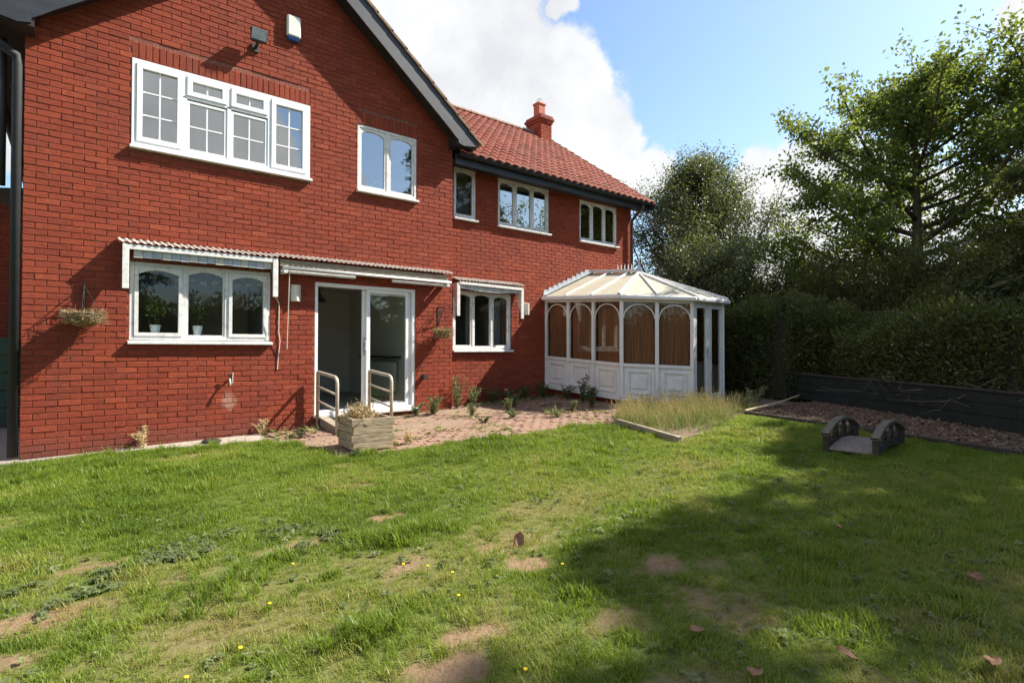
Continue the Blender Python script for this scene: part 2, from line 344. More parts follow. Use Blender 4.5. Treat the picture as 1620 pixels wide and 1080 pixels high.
# corrugated plastic and polycarbonate let some light through
def translucent(name, c1, c2, scale, fac, rough=0.5, tcol=None):
    mt, nt, b = node_mat(name); n = wpos_noise(nt, scale, 5, 0.65)
    c = ramp(nt, n, [(0.35, c1), (0.65, c2)]); nt.links.new(c, b.inputs['Base Color']); b.inputs['Roughness'].default_value = rough
    tr = nt.nodes.new('ShaderNodeBsdfTranslucent'); nt.links.new(c, tr.inputs[0])
    ms = nt.nodes.new('ShaderNodeMixShader'); ms.inputs[0].default_value = fac
    out = nt.nodes['Material Output']; nt.links.new(b.outputs[0], ms.inputs[1]); nt.links.new(tr.outputs[0], ms.inputs[2]); nt.links.new(ms.outputs[0], out.inputs[0])
translucent('corrugated', (0.50, 0.44, 0.38), (0.74, 0.69, 0.63), 16, 0.35)
translucent('polycarbonate', (0.50, 0.45, 0.34), (0.60, 0.55, 0.43), 5, 0.2, 0.5)
mt, nt, b = node_mat('blind')
t = nt.nodes.new('ShaderNodeNewGeometry'); mp = nt.nodes.new('ShaderNodeMapping'); mp.inputs['Scale'].default_value = (60, 60, 1.2); nt.links.new(t.outputs['Position'], mp.inputs[0])
n = nt.nodes.new('ShaderNodeTexNoise'); n.inputs['Scale'].default_value = 1.0; n.inputs['Detail'].default_value = 2; nt.links.new(mp.outputs[0], n.inputs[0])
nt.links.new(ramp(nt, n.outputs[0], [(0.35, (0.13, 0.045, 0.016)), (0.65, (0.27, 0.105, 0.042))]), b.inputs['Base Color']); b.inputs['Roughness'].default_value = 0.8
# glass: clear pane with Fresnel mirror reflection
def glass(name, gain, tint=(0.93, 0.96, 0.95)):
    mt, nt, b = node_mat(name); nt.nodes.remove(b)
    lw = nt.nodes.new('ShaderNodeLayerWeight'); lw.inputs[0].default_value = 0.5
    p5 = nt.nodes.new('ShaderNodeMath'); p5.operation = 'POWER'; nt.links.new(lw.outputs['Facing'], p5.inputs[0]); p5.inputs[1].default_value = 4.0
    ma = nt.nodes.new('ShaderNodeMath'); ma.operation = 'MULTIPLY_ADD'; ma.use_clamp = True; nt.links.new(p5.outputs[0], ma.inputs[0]); ma.inputs[1].default_value = 0.92; ma.inputs[2].default_value = gain
    tr = nt.nodes.new('ShaderNodeBsdfTransparent'); tr.inputs[0].default_value = (*tint, 1); gl = nt.nodes.new('ShaderNodeBsdfGlossy'); gl.inputs['Roughness'].default_value = 0.012
    ms = nt.nodes.new('ShaderNodeMixShader'); nt.links.new(ma.outputs[0], ms.inputs[0]); nt.links.new(tr.outputs[0], ms.inputs[1]); nt.links.new(gl.outputs[0], ms.inputs[2])
    nt.links.new(ms.outputs[0], nt.nodes['Material Output'].inputs[0])
glass('glass', 0.032); glass('coated_glass', 0.30); glass('clear_glass', 0.03)
# leaves: tint runs from dark to light, with light coming through
def leafmat(name, stops, fac=0.35, instancer=False, rough=0.5, spec=0.35):
    mt, nt, b = node_mat(name)
    at = N(nt, 'ShaderNodeAttribute', attribute_name='tint')
    if instancer: at.attribute_type = 'INSTANCER'
    c = ramp(nt, at.outputs['Fac'], stops)
    nt.links.new(c, b.inputs['Base Color']); b.inputs['Roughness'].default_value = rough; b.inputs['Specular IOR Level'].default_value = spec
    tr = nt.nodes.new('ShaderNodeBsdfTranslucent'); nt.links.new(mixc(nt, 0.35, c, (0.30, 0.34, 0.02), 'MIX'), tr.inputs[0])
    ms = nt.nodes.new('ShaderNodeMixShader'); ms.inputs[0].default_value = fac
    nt.links.new(b.outputs[0], ms.inputs[1]); nt.links.new(tr.outputs[0], ms.inputs[2]); nt.links.new(ms.outputs[0], nt.nodes['Material Output'].inputs[0])
leafmat('leaf_birch', [(0, (0.045, 0.062, 0.030)), (0.6, (0.085, 0.112, 0.052)), (1, (0.15, 0.17, 0.09))], 0.35, False, 0.4, 0.5)
leafmat('leaf_cherry', [(0, (0.055, 0.095, 0.022)), (0.6, (0.10, 0.155, 0.036)), (1, (0.19, 0.215, 0.06))], 0.55)
leafmat('leaf_conifer', [(0, (0.028, 0.040, 0.015)), (0.6, (0.055, 0.072, 0.024)), (1, (0.11, 0.115, 0.036))], 0.35)
leafmat('leaf_hedge', [(0, (0.050, 0.062, 0.025)), (0.6, (0.105, 0.125, 0.042)), (1, (0.19, 0.195, 0.07))], 0.4, False, 0.38, 0.6)
leafmat('leaf_shrub', [(0, (0.04, 0.05, 0.015)), (0.6, (0.075, 0.085, 0.025)), (1, (0.12, 0.115, 0.035))], 0.3)
leafmat('leaf_weed', [(0, (0.06, 0.09, 0.035)), (0.6, (0.12, 0.15, 0.07)), (1, (0.26, 0.26, 0.13))], 0.3)
leafmat('leaf_dry', [(0, (0.16, 0.10, 0.045)), (0.6, (0.33, 0.23, 0.12)), (1, (0.50, 0.39, 0.22))], 0.25)
leafmat('grass', [(0, (0.085, 0.150, 0.015)), (0.45, (0.190, 0.275, 0.030)), (0.75, (0.270, 0.300, 0.060)), (1, (0.36, 0.295, 0.115))], 0.5, True, 0.45, 0.3)
leafmat('lawn_weed', [(0, (0.065, 0.085, 0.038)), (0.6, (0.13, 0.16, 0.065)), (1, (0.21, 0.23, 0.10))], 0.3, True, 0.8, 0.1)
leafmat('tall_grass', [(0, (0.085, 0.15, 0.022)), (0.5, (0.17, 0.22, 0.05)), (0.8, (0.34, 0.27, 0.12)), (1, (0.50, 0.39, 0.20))], 0.3, True, 0.5, 0.3)
leafmat('bark_chip', [(0, (0.06, 0.038, 0.028)), (0.6, (0.15, 0.095, 0.068)), (1, (0.32, 0.22, 0.16))], 0.0, True, 0.9, 0.2)
# lawn soil: its colour map follows the wear of the turf
mt, nt, b = node_mat('lawn_soil')
at = N(nt, 'ShaderNodeAttribute', attribute_name='wear'); nA = wpos_noise(nt, 38, 5, 0.7)
c = ramp(nt, at.outputs['Fac'], [(0, (0.105, 0.135, 0.034)), (0.35, (0.165, 0.16, 0.055)), (0.7, (0.22, 0.155, 0.085)), (1, (0.29, 0.19, 0.115))])
c = mixc(nt, ramp(nt, nA, [(0.35, (0.6, 0.6, 0.6)), (0.6, (0, 0, 0))]), c, mixc(nt, 0.5, c, (0.05, 0.04, 0.02)))
nt.links.new(c, b.inputs['Base Color']); b.inputs['Roughness'].default_value = 1.0; b.inputs['Specular IOR Level'].default_value = 0.1; bump(nt, b, nA, 0.9, 0.02)

def struct(o, name=None):
    o['kind'] = 'structure'; return o

# ------------------------------------------------------------------ ground sheets
def point_in(poly, X, Y):
    X = np.asarray(X); Y = np.asarray(Y); ins = np.zeros(X.shape, bool); n = len(poly)
    for i in range(n):
        x0, y0 = poly[i]; x1, y1 = poly[(i+1) % n]
        cnd = ((y0 > Y) != (y1 > Y)); t = (x1-x0)*(Y-y0)/((y1-y0) if y1 != y0 else 1e-9)+x0
        ins ^= cnd & (X < t)
    return ins
def sheet(name, xs, ys, zf, mat, keep=None, attrs=None):
    XX, YY = np.meshgrid(xs, ys); ZZ = zf(XX, YY); V = np.stack([XX, YY, ZZ], -1).reshape(-1, 3); nx = len(xs); ny = len(ys)
    i = np.arange(nx*ny).reshape(ny, nx); F = np.stack([i[:-1, :-1], i[:-1, 1:], i[1:, 1:], i[1:, :-1]], -1).reshape(-1, 4)
    if keep is not None:
        cx = V[F].mean(1); F = F[keep(cx[:, 0], cx[:, 1])]
    a = {k: f(V[:, 0], V[:, 1]) for k, f in (attrs or {}).items()}
    return struct(np_mesh(name, V, F, mat, None, (0, 0, 0), a, smooth=True))
far = [-600, -250, -100, -50, -25]
xs = np.array(far+list(np.arange(-14, 26, 0.5))+[30, 50, 100, 250, 600]); ys = np.array(far+list(np.arange(-16, 16, 0.5))+[25, 50, 100, 250, 600])
sheet('ground', xs, ys, lambda x, y: gz(x, y)-0.05, 'ground')

LAWN = [(-6, -0.34), (0.0, -0.34), (0.7, -0.30), (1.2, -0.42), (1.6, -0.55), (2.1, -0.60), (2.62, -0.84), (2.80, -1.1), (2.86, -2.35), (3.5, -2.48), (4.2, -2.62), (5.2, -2.86), (6.1, -2.85), (6.72, -3.22),
        (6.23, -4.60), (7.2, -4.40), (8.86, -3.93), (8.44, -6.07), (8.14, -7.41), (7.9, -10), (7.6, -14), (-6, -14)]
BARE = [(2.37, -4.62, .17, .10, 1.0), (2.54, -3.60, .20, .09, .9), (2.05, -5.55, .17, .09, .85), (2.69, -5.98, .17, .13, .9), (3.22, -6.51, .19, .12, .85), (1.70, -6.58, .19, .15, 1.3), (1.95, -6.42, .16, .10, .9),
        (2.81, -2.77, .18, .12, .6), (1.5, -1.15, .6, .18, .6), (0.3, -4.95, .45, .12, .8), (0.15, -5.3, .35, .10, .8), (1.7, -4.75, .35, .10, .6), (1.05, -4.85, .18, .1, .55), (0.62, -4.35, .3, .08, .7), (2.55, -6.75, .2, .12, .6), (3.1, -7.1, .25, .14, .6),
        (5.6, -6.2, .3, .2, .2), (4.4, -7.3, .25, .2, .25), (3.6, -5.4, .3, .2, .25), (2.3, -7.3, .35, .18, .6), (1.0, -5.6, .3, .16, .5), (0.1, -2.9, .4, .2, .4)]
WEEDS = [(1.45, -4.40, .55, .20), (1.62, -4.72, .30, .14), (0.35, -4.62, .40, .16), (0.05, -4.85, .35, .14), (0.95, -4.5, .3, .10)]
def wear(x, y):
    w = np.clip((fbm(x*0.9, y*1.3, 3, 4)-0.52)*2.0, 0, 0.38)+np.clip((fbm(x*3.3, y*3.3, 9, 3)-0.55)*1.6, 0, 0.32)
    near = np.clip((-3.2-y)/2.5, 0, 1); w = w*(0.35+0.65*near)*(1-.65*np.clip((x-3.2)/1.5, 0, 1))
    xd = x+0.10*(vnoise(x*7, y*7, 41)-0.5)+0.06*(vnoise(x*17, y*17, 43)-0.5); yd = y+0.12*(vnoise(x*7+9, y*7, 42)-0.5)+0.09*(vnoise(x*19+9, y*19, 44)-0.5)+0.05*(vnoise(x*47, y*47, 45)-0.5)
    for bx, by, rx, ry, s in BARE:
        q = ((xd-bx)/rx)**2+((yd-by)/ry)**2; w = np.maximum(w, s*np.clip(1.35-q, 0, 1))
    return np.clip(w, 0, 1.1)
sheet('lawn', np.arange(-6, 9, 0.06), np.arange(-13, -0.2, 0.06), lambda x, y: gz(x, y)+0.018*(fbm(x*2.5, y*2.5, 5, 3)-0.5), 'lawn_soil', lambda x, y: point_in(LAWN, x, y), {'wear': wear})
lawn_z = lambda x, y: gz(x, y)+0.018*(fbm(x*2.5, y*2.5, 5, 3)-0.5)

PATIO = [(2.62, -0.02), (2.62, -0.62), (2.80, -1.0), (2.86, -2.35), (3.5, -2.48), (4.2, -2.62), (5.2, -2.86), (6.1, -2.85), (6.72, -3.22), (7.5, -2.75), (8.5, -2.75), (8.5, 0.28), (5.92, 0.28), (5.92, -0.02)]
patio = MB(); 
patio = sheet('patio', np.arange(2.5, 8.7, 0.06), np.arange(-3.4, 0.4, 0.06), lambda x, y: gz(x, y)-.004+np.clip((fbm(x*1.6, y*1.6, 71, 4)-.47)*.09, -.006, .016), 'joint_sand', lambda x, y: point_in([(a-.05, b_) for a, b_ in PATIO], x, y) | point_in(PATIO, x, y))
# paving blocks 200 x 100, laid in running bond; the nearest are objects, the rest one mesh
blocks = []
for j in range(-34, 4):
    for i in range(10, 44):
        x0 = i*0.2+(j % 2)*0.1; y0 = j*0.1
        if point_in(PATIO, np.array([x0+.1]), np.array([y0+.05]))[0]: blocks.append((x0+.1, y0+.05))
pv_var = []
for k in range(6):
    me = bpy.data.meshes.new('paving_block'); a, b_, t, ch = .0965, .0465, .02, .005
    vs = [(-a, -b_, -t), (a, -b_, -t), (a, b_, -t), (-a, b_, -t), (-a, -b_, 0), (a, -b_, 0), (a, b_, 0), (-a, b_, 0), (-a+ch, -b_+ch, .006), (a-ch, -b_+ch, .006), (a-ch, b_-ch, .006), (-a+ch, b_-ch, .006)]
    me.from_pydata(vs, [], [(0, 1, 5, 4), (1, 2, 6, 5), (2, 3, 7, 6), (3, 0, 4, 7), (4, 5, 9, 8), (5, 6, 10, 9), (6, 7, 11, 10), (7, 4, 8, 11), (8, 9, 10, 11)])
    me.materials.append(MAT['paving']); pv_var.append(me)
blocks.sort(key=lambda q: (q[0]-CAM[0])**2+(q[1]-CAM[1])**2)
pj = MB()
for n_, (x, y) in enumerate(blocks):
    z = gzf(x, y)+rnd.uniform(-.008, .003); rz = rnd.uniform(-.03, .03)
    if n_ < 290:
        o = bpy.data.objects.new('paving_block', rnd.choice(pv_var)); col.objects.link(o); o.parent = patio
        o.location = (x, y, z); o.rotation_euler = (rnd.uniform(-.02, .02), rnd.uniform(-.012, .012)-0.02, rz)
    else:
        pj.box(x-.096, x+.096, y-.046, y+.046, z-.02, z+.005)
o = pj.build('paving_blocks', 'paving', patio); o['kind'] = 'stuff'
# strip of concrete and gravel at the foot of the wall
xs = np.arange(-6, 2.75, 0.1)
sheet('wall_path', xs, np.arange(-0.92, 0.05, 0.06), lambda x, y: gz(x, y)+0.004, 'concrete', lambda x, y: (x > 0.9) & (x < 2.66) & (y > -0.88) & (y < -0.004))
sheet('gravel_path', np.arange(-6, 0.95, 0.1), np.arange(-0.5, 9, 0.15), lambda x, y: gz(x, y)+0.002, 'gravel', lambda x, y: (x < -0.0) | (y < -0.03))

# ------------------------------------------------------------------ house
HOUSE = thing('brick_house', 'two-storey red brick house with a gabled front, white windows and a red tiled wing', 'house', (0, 0, 0))
D = 0.30                                                # the wing stands this far back
WX1 = 11.38                                             # end of the wing wall
gable = lambda x: 5.30+0.805*(2.95-abs(x-2.95))-0.10    # underside of the gable roof above the wall
OPEN_MAIN = [(1.03, 2.74, 1.35, 2.41), (1.03, 3.30, 3.87, 5.04), (4.07, 5.155, 3.855, 4.975), (3.395, 5.14, 0.27, 2.33)]
OPEN_WING = [(6.12, 6.64, 3.775, 4.79), (7.18, 8.59, 3.77, 4.78), (9.54, 10.84, 3.76, 4.74), (6.11, 7.53, 1.235, 2.42)]
def wall_rects(x0, x1, z0, z1, opens):                  # split a wall into rectangles round its openings
    xs = sorted({x0, x1, *[v for o in opens for v in o[:2]]}); zs = sorted({z0, z1, *[v for o in opens for v in o[2:]]}); out = []
    for i in range(len(xs)-1):
        run = None
        for j in range(len(zs)-1):
            cx = (xs[i]+xs[i+1])/2; cz = (zs[j]+zs[j+1])/2
            hole = any(o[0] < cx < o[1] and o[2] < cz < o[3] for o in opens)
            if hole:
                if run: out.append((xs[i], xs[i+1], run[0], run[1])); run = None
            else: run = (run[0], zs[j+1]) if run else (zs[j], zs[j+1])
        if run: out.append((xs[i], xs[i+1], run[0], run[1]))
    return out
w = MB()
for x0, x1, z0, z1 in wall_rects(0.006, 5.894, -0.3, 5.15, OPEN_MAIN): w.box(x0, x1, 0.008, 0.26, z0, z1)
w.prism([(0.006, 5.15), (5.894, 5.15), (5.894, gable(5.894)), (2.95, gable(2.95)), (0.006, gable(0.006))], 0.008, 0.26)
front_wall = w.build('front_wall', 'mortar', HOUSE)
w = MB()
for x0, x1, z0, z1 in wall_rects(5.9, WX1-.006, -0.3, 4.86, OPEN_WING): w.box(x0, x1, D+.008, D+.26, z0, z1)
wing_wall = w.build('wing_wall', 'mortar', HOUSE)
# bricks: 215 x 65, 75 mm courses, stretcher bond; soldier courses over the upper windows
SOLD = [(1.03, 3.30, 5.045, 5.265), (4.07, 5.155, 4.98, 5.20)]
bricks = []
def lay(x0, x1, ztop, opens, y, clip=None):
    for n_ in range(-3, int(ztop/.075)+1):
        z0 = n_*.075; z1 = z0+.067
        if z0 > ztop-.03: continue
        lo, hi = x0, x1
        if clip:
            zc = z1-0.03
            if zc > 5.15:
                half = 2.95-(zc-5.20)/0.805; lo, hi = max(x0, 2.95-half), min(x1, 2.95+half)
                if hi-lo < .1: continue
        off = 0.0 if n_ % 2 else 0.1125
        k = int(math.floor((lo-off)/.225))-1; spans = []
        while True:
            a = k*.225+off; b_ = a+.217; k += 1
            if a > hi: break
            a = max(a, lo); b_ = min(b_, hi)
            if b_-a > .02: spans.append((a, b_))
        for o in opens:
            if o[2] < z1-.01 and o[3] > z0+.01:
                ns = []
                for a, b_ in spans:
                    if b_ <= o[0] or a >= o[1]: ns.append((a, b_)); continue
                    if a < o[0]-.02: ns.append((a, o[0]))
                    if b_ > o[1]+.02: ns.append((o[1], b_))
                spans = ns
        for a, b_ in spans: bricks.append((a, b_, z0, z1, y))
lay(0, 5.9, 7.5, OPEN_MAIN+SOLD, 0.0, True)
for sx0, sx1, sz0, sz1 in SOLD:
    n_ = int((sx1-sx0)/.075); st = (sx1-sx0)/n_
    for i in range(n_): bricks.append((sx0+i*st, sx0+i*st+st-.010, sz0, sz1-.01, 0.0))
lay(5.905, WX1, 4.84, OPEN_WING, D)
def bgeo(l, h, rg, proud=0.0):
    ch = .0035; j = lambda s=.0022: rg.uniform(-s, s); yb = .012
    o = [(-l/2+j(), -h/2+j()), (l/2+j(), -h/2+j()), (l/2+j(), h/2+j()), (-l/2+j(), h/2+j())]
    pr = rg.uniform(-.004, .003)+proud
    vs = [(x, yb, z) for x, z in o]+[(x, pr+ch, z) for x, z in o]+[(x*(1-2*ch/l), pr+j(.001), z*(1-2.6*ch/h)) for x, z in o]
    fs = [(0, 1, 5, 4), (1, 2, 6, 5), (2, 3, 7, 6), (3, 0, 4, 7), (4, 5, 9, 8), (5, 6, 10, 9), (6, 7, 11, 10), (7, 4, 8, 11), (8, 9, 10, 11)]
    return vs, fs
brg = random.Random(3)
def btint(): return min(1, max(0, brg.gauss(.5, .17)))
def brick_mesh(l, h):
    me = bpy.data.meshes.new('brick'); vs, fs = bgeo(l, h, brg); me.from_pydata(vs, [], fs); me.materials.append(MAT['brick'])
    a = me.attributes.new('tint', 'FLOAT', 'POINT'); t = btint(); a.data.foreach_set('value', [t]*len(vs)); return me
def area(bk):
    a, b_, z0, z1, y = bk; P = np.array([[a, y, z0], [b_, y, z0], [a, y, z1]])-CAM; zz = P@c_f; q = np.stack([P@c_r/zz, P@c_u/zz], -1)*FPX
    if zz.min() < .1 or abs(q[0, 0]) > 830 or abs(q[0, 1]) > 550: return 0
    return abs(np.cross(q[1]-q[0], q[2]-q[0]))
bricks.sort(key=area, reverse=True)
std = [brick_mesh(.217, .067) for i in range(16)]; other = {}
BV = []; BF = []; BT = []
WV = []; WF = []; WT = []
for n_, (a, b_, z0, z1, y) in enumerate(bricks):
    l = b_-a; h = z1-z0
    if n_ < 300:
        if abs(l-.217) < 1e-3 and abs(h-.067) < 1e-3: me = brg.choice(std)
        else: me = other.setdefault((round(l, 3), round(h, 3), n_ % 3), None) or brick_mesh(l, h); other[(round(l, 3), round(h, 3), n_ % 3)] = me
        o = bpy.data.objects.new('brick', me); col.objects.link(o); o.parent = front_wall; o.location = ((a+b_)/2, y, (z0+z1)/2)
        continue
    vs, fs = bgeo(l, h, brg); Vs, Fs, Ts = (BV, BF, BT) if y < .1 else (WV, WF, WT)
    base = len(Vs); Vs += [(x+(a+b_)/2, yy+y, z+(z0+z1)/2) for x, yy, z in vs]; Fs += [tuple(base+i for i in f) for f in fs]; Ts += [btint()]*len(vs)
o = np_mesh('bricks', BV, BF, 'brick', front_wall, attrs={'tint': BT}); o['kind'] = 'stuff'
o = np_mesh('bricks', WV, WF, 'brick', wing_wall, attrs={'tint': WT}); o['kind'] = 'stuff'
# other outer walls (brick coloured slabs), floors, ceilings and inner walls
def part(name, mat, boxes, parent=HOUSE, **k):
    w = MB()
    for q in boxes: w.box(*q)
    return w.build(name, mat, parent, **k)
def plain_brick(name, boxes, parent=HOUSE):
    o = part(name, 'brick', boxes, parent); return o
plain_brick('side_wall', [(0.004, 0.25, 0.262, 9.0, -.3, 5.1)]); plain_brick('side_wall', [(5.65, 5.896, 0.262, D, -.3, 5.1)])
plain_brick('back_wall', [(0.004, 5.9, 9.0, 9.25, -.3, 5.1)]); plain_brick('back_wall', [(5.9, WX1-.004, 7.0, 7.25, -.3, 4.85)])
w = MB(); w.box(WX1-.25, WX1-.004, D+.262, 7.0, -.3, 4.85)
w.add([(x, y, z) for x in (WX1-.25, WX1-.004) for y, z in ((D, 4.85), (7.25, 4.85), (3.75, 7.30))], [(0, 1, 2), (3, 5, 4), (0, 2, 5, 3), (2, 1, 4, 5), (1, 0, 3, 4)])
w.build('end_wall', 'brick', HOUSE)
part('floor', 'inner_floor', [(0.25, 5.65, 0.262, 9, 0.16, 0.27), (5.9, WX1-.25, D+.262, 7, .2, .30)])
part('ceiling', 'inner_wall', [(0.25, 5.65, 0.262, 9, 2.62, 2.80), (0.25, 5.65, .262, 9, 5.12, 5.2), (5.65, WX1-.25, D+.262, 7, 2.62, 2.80), (5.65, WX1-.25, D+.262, 7, 4.86, 4.92)])
part('inner_wall', 'inner_wall', [(0.25, 5.65, 4.2, 4.3, .27, 2.62), (0.25, 5.65, 3.6, 3.7, 2.8, 5.12), (3.62, 3.72, .262, 3.6, 2.8, 5.12), (2.98, 3.06, .262, 2.4, .27, 2.62),
     (5.65, 5.75, .305, 7, .27, 5.0), (5.75, WX1-.25, 4, 4.1, .3, 4.86), (6.9, 7.0, D+.262, 4, 2.8, 4.86), (9.0, 9.1, D+.262, 4, .3, 4.86)])

# ---- windows
def arch_fill(w, x0, x1, zs, rise, zt, y0, y1, n=10):   # solid spandrel between a shallow arch and a straight head
    pts = [(x0+(x1-x0)*i/n, zs+rise*(1-(2*i/n-1)**2)) for i in range(n+1)]
    for (xa, za), (xb, zb) in zip(pts[:-1], pts[1:]): w.prism([(xa, za), (xb, zb), (xb, zt), (xa, zt)], y0, y1)
def make_window(desc, X0, X1, Z0, Z1, Y, lights, mat, gl, fr=.055, sill_out=.07, sill_mat=None, rec=.022, parent=HOUSE, sill=True):
    """lights: (x0,x1,z0,z1 as fractions, bars_x, bars_z, arch, sash)"""
    y0 = Y+rec; y1 = y0+.07; sh = .05 if sill else 0
    w = MB(); zb = Z0+sh
    w.box(X0, X0+fr, y0, y1, zb, Z1); w.box(X1-fr, X1, y0, y1, zb, Z1); w.box(X0+fr, X1-fr, y0, y1, Z1-fr, Z1); w.box(X0+fr, X1-fr, y0, y1, zb, zb+fr)
    win = None; panes = []; sashes = []; bars = []
    ix0, ix1, iz0, iz1 = X0+fr, X1-fr, zb+fr, Z1-fr
    for (a, b_, c_, d_, nx, nz, arch, sash) in lights:
        x0 = ix0+(ix1-ix0)*a; x1 = ix0+(ix1-ix0)*b_; z0 = iz0+(iz1-iz0)*c_; z1 = iz0+(iz1-iz0)*d_
        if a > 0: w.box(x0-.024, x0+.024, y0+.002, y1-.002, z0, z1); 
        if c_ > 0: w.box(x0+.024, x1-.024 if b_ < 1 else x1, y0+.003, y1-.003, z0-.02, z0+.02)
        x0 += .024 if a > 0 else 0; x1 -= .024 if b_ < 1 else 0; z0 += .02 if c_ > 0 else 0; z1 -= .02 if d_ < 1 else 0
        s = MB(); sw = sash; ya, yb = (y0-.012, y1-.006) if sash > .045 else (y0+.012, y1-.012)
        s.box(x0+.002, x0+sw, ya, yb, z0+.002, z1-.002); s.box(x1-sw, x1-.002, ya, yb, z0+.002, z1-.002)
        s.box(x0+sw, x1-sw, ya, yb, z0+.002, z0+sw); s.box(x0+sw, x1-sw, ya, yb, z1-sw, z1-.002)
        if arch: arch_fill(s, x0+sw, x1-sw, z1-sw-arch, arch, z1-sw, ya+.003, yb-.003)
        sashes.append(s)
        gx0, gx1, gz0, gz1 = x0+sw-.004, x1-sw+.004, z0+sw-.004, z1-sw+.004
        panes.append((gx0, gx1, gz0, gz1, (ya+yb)/2))
        for i in range(1, nx): xb = gx0+(gx1-gx0)*i/nx; bars.append((xb-.009, xb+.009, (ya+yb)/2-.012, (ya+yb)/2-.004, gz0, gz1))
        for i in range(1, nz): z_ = gz0+(gz1-gz0)*i/nz; bars.append((gx0, gx1, (ya+yb)/2-.0135, (ya+yb)/2-.0055, z_-.009, z_+.009))
    win = w.build('window', mat, parent, bevel=.004); win['label'] = desc
    for s in sashes: s.build('sash', mat, win, bevel=.003)
    for gx0, gx1, gz0, gz1, gy in panes: MB().box(gx0, gx1, gy-.002, gy+.002, gz0, gz1).build('pane', gl, win)
    for q in bars: MB().box(*q).build('glazing_bar', mat, win)
    if sill:
        s = MB(); s.add([(X0-.02, Y-sill_out, Z0-.005), (X1+.02, Y-sill_out, Z0-.005), (X1+.02, y1+.02, Z0-.005), (X0-.02, y1+.02, Z0-.005), (X0-.02, Y-sill_out, Z0+.03), (X1+.02, Y-sill_out, Z0+.03), (X1+.02, y1+.02, Z0+.05), (X0-.02, y1+.02, Z0+.05)],
              [(0, 3, 2, 1), (4, 5, 6, 7), (0, 1, 5, 4), (1, 2, 6, 5), (2, 3, 7, 6), (3, 0, 4, 7)])
        s.build('sill', sill_mat or mat, win, bevel=.004)
    return win
make_window('white plastic window with small square panes and two top lights', 1.03, 3.30, 3.87, 5.04, 0,
            [(0, .25, 0, 1, 2, 3, 0, .065), (.25, .5, 0, .70, 2, 2, 0, .035), (.5, .75, 0, .70, 2, 2, 0, .035), (.25, .5, .72, 1, 2, 1, 0, .065), (.5, .75, .72, 1, 2, 1, 0, .065), (.75, 1, 0, 1, 2, 3, 0, .065)],
            'upvc', 'coated_glass', fr=.05, rec=-.005)
make_window('weathered white two-light window with arched heads under the gable', 4.07, 5.155, 3.855, 4.975, 0, [(0, .5, 0, 1, 1, 1, .055, .035), (.5, 1, 0, 1, 1, 1, .055, .035)], 'old_white_paint', 'coated_glass', fr=.042, rec=.01)
make_window('peeling white three-light kitchen window with arched heads', 1.03, 2.74, 1.35, 2.41, 0, [(0, .35, 0, 1, 1, 1, .055, .046), (.35, .67, 0, 1, 1, 1, .055, .022), (.67, 1, 0, 1, 1, 1, .055, .046)], 'old_white_paint', 'glass', fr=.05, rec=.01)
make_window('narrow white single-light window', 6.12, 6.64, 3.775, 4.79, D, [(0, 1, 0, 1, 1, 1, .035, .035)], 'old_white_paint', 'glass', fr=.04)
make_window('white three-light window reflecting sky and conifers', 7.18, 8.59, 3.77, 4.78, D, [(0, .33, 0, 1, 1, 1, .045, .034), (.33, .67, 0, 1, 1, 1, .045, .018), (.67, 1, 0, 1, 1, 1, .045, .034)], 'old_white_paint', 'coated_glass', fr=.04)
make_window('white three-light window near the end of the wing', 9.54, 10.84, 3.76, 4.74, D, [(0, .33, 0, 1, 1, 1, .05, .03), (.33, .67, 0, 1, 1, 1, .05, .016), (.67, 1, 0, 1, 1, 1, .05, .03)], 'old_white_paint', 'coated_glass', fr=.036)
make_window('white three-light ground floor window with green curtains', 6.11, 7.53, 1.235, 2.42, D, [(0, .33, 0, 1, 1, 1, .045, .034), (.33, .67, 0, 1, 1, 1, .045, .018), (.67, 1, 0, 1, 1, 1, .045, .034)], 'old_white_paint', 'glass', fr=.045)

# ---- sliding patio door
dX0, dX1, dZ0, dZ1 = 3.395, 5.14, .27, 2.33
w = MB(); w.box(dX0, dX0+.05, .01, .13, dZ0, dZ1); w.box(dX1-.05, dX1, .01, .13, dZ0, dZ1); w.box(dX0+.05, dX1-.05, .01, .13, dZ1-.06, dZ1); w.box(dX0+.05, dX1-.05, .0, .14, dZ0, dZ0+.045)
door = w.build('patio_door', 'upvc', HOUSE, bevel=.004); door['label'] = 'white sliding patio door standing open'
xm = 4.20
for x0, x1, y0, nm in ((xm, dX1-.052, .075, 'fixed_leaf'), (xm+.05, dX1-.12, .025, 'sliding_leaf')):
    f = .075 if nm == 'fixed_leaf' else .05
    w = MB(); w.box(x0, x0+f*1.3, y0, y0+.04, dZ0+.047, dZ1-.062); w.box(x1-f, x1, y0, y0+.04, dZ0+.047, dZ1-.062); w.box(x0+f*1.3, x1-f, y0, y0+.04, dZ0+.047, dZ0+.047+f); w.box(x0+f*1.3, x1-f, y0, y0+.04, dZ1-.062-f, dZ1-.062)
    w.build('leaf_frame', 'upvc', door, bevel=.003)
    MB().box(x0+f, x1-f+.004, y0+.018, y0+.022, dZ0+.1, dZ1-.1).build('pane', 'clear_glass', door)
w = MB(); w.tube([(xm+.03, .06, 1.25), (xm+.03, .01, 1.27), (xm+.03, .005, 1.40), (xm+.03, .06, 1.42)], .012, 6); w.box(xm+.01, xm+.06, .065, .074, 1.18, 1.48)
w.build('handle', 'lead', door)
MB().box(dX0-.02, dX1+.05, -.08, .0, dZ0-.045, dZ0-.002).build('threshold', 'old_white_paint', door, bevel=.004)

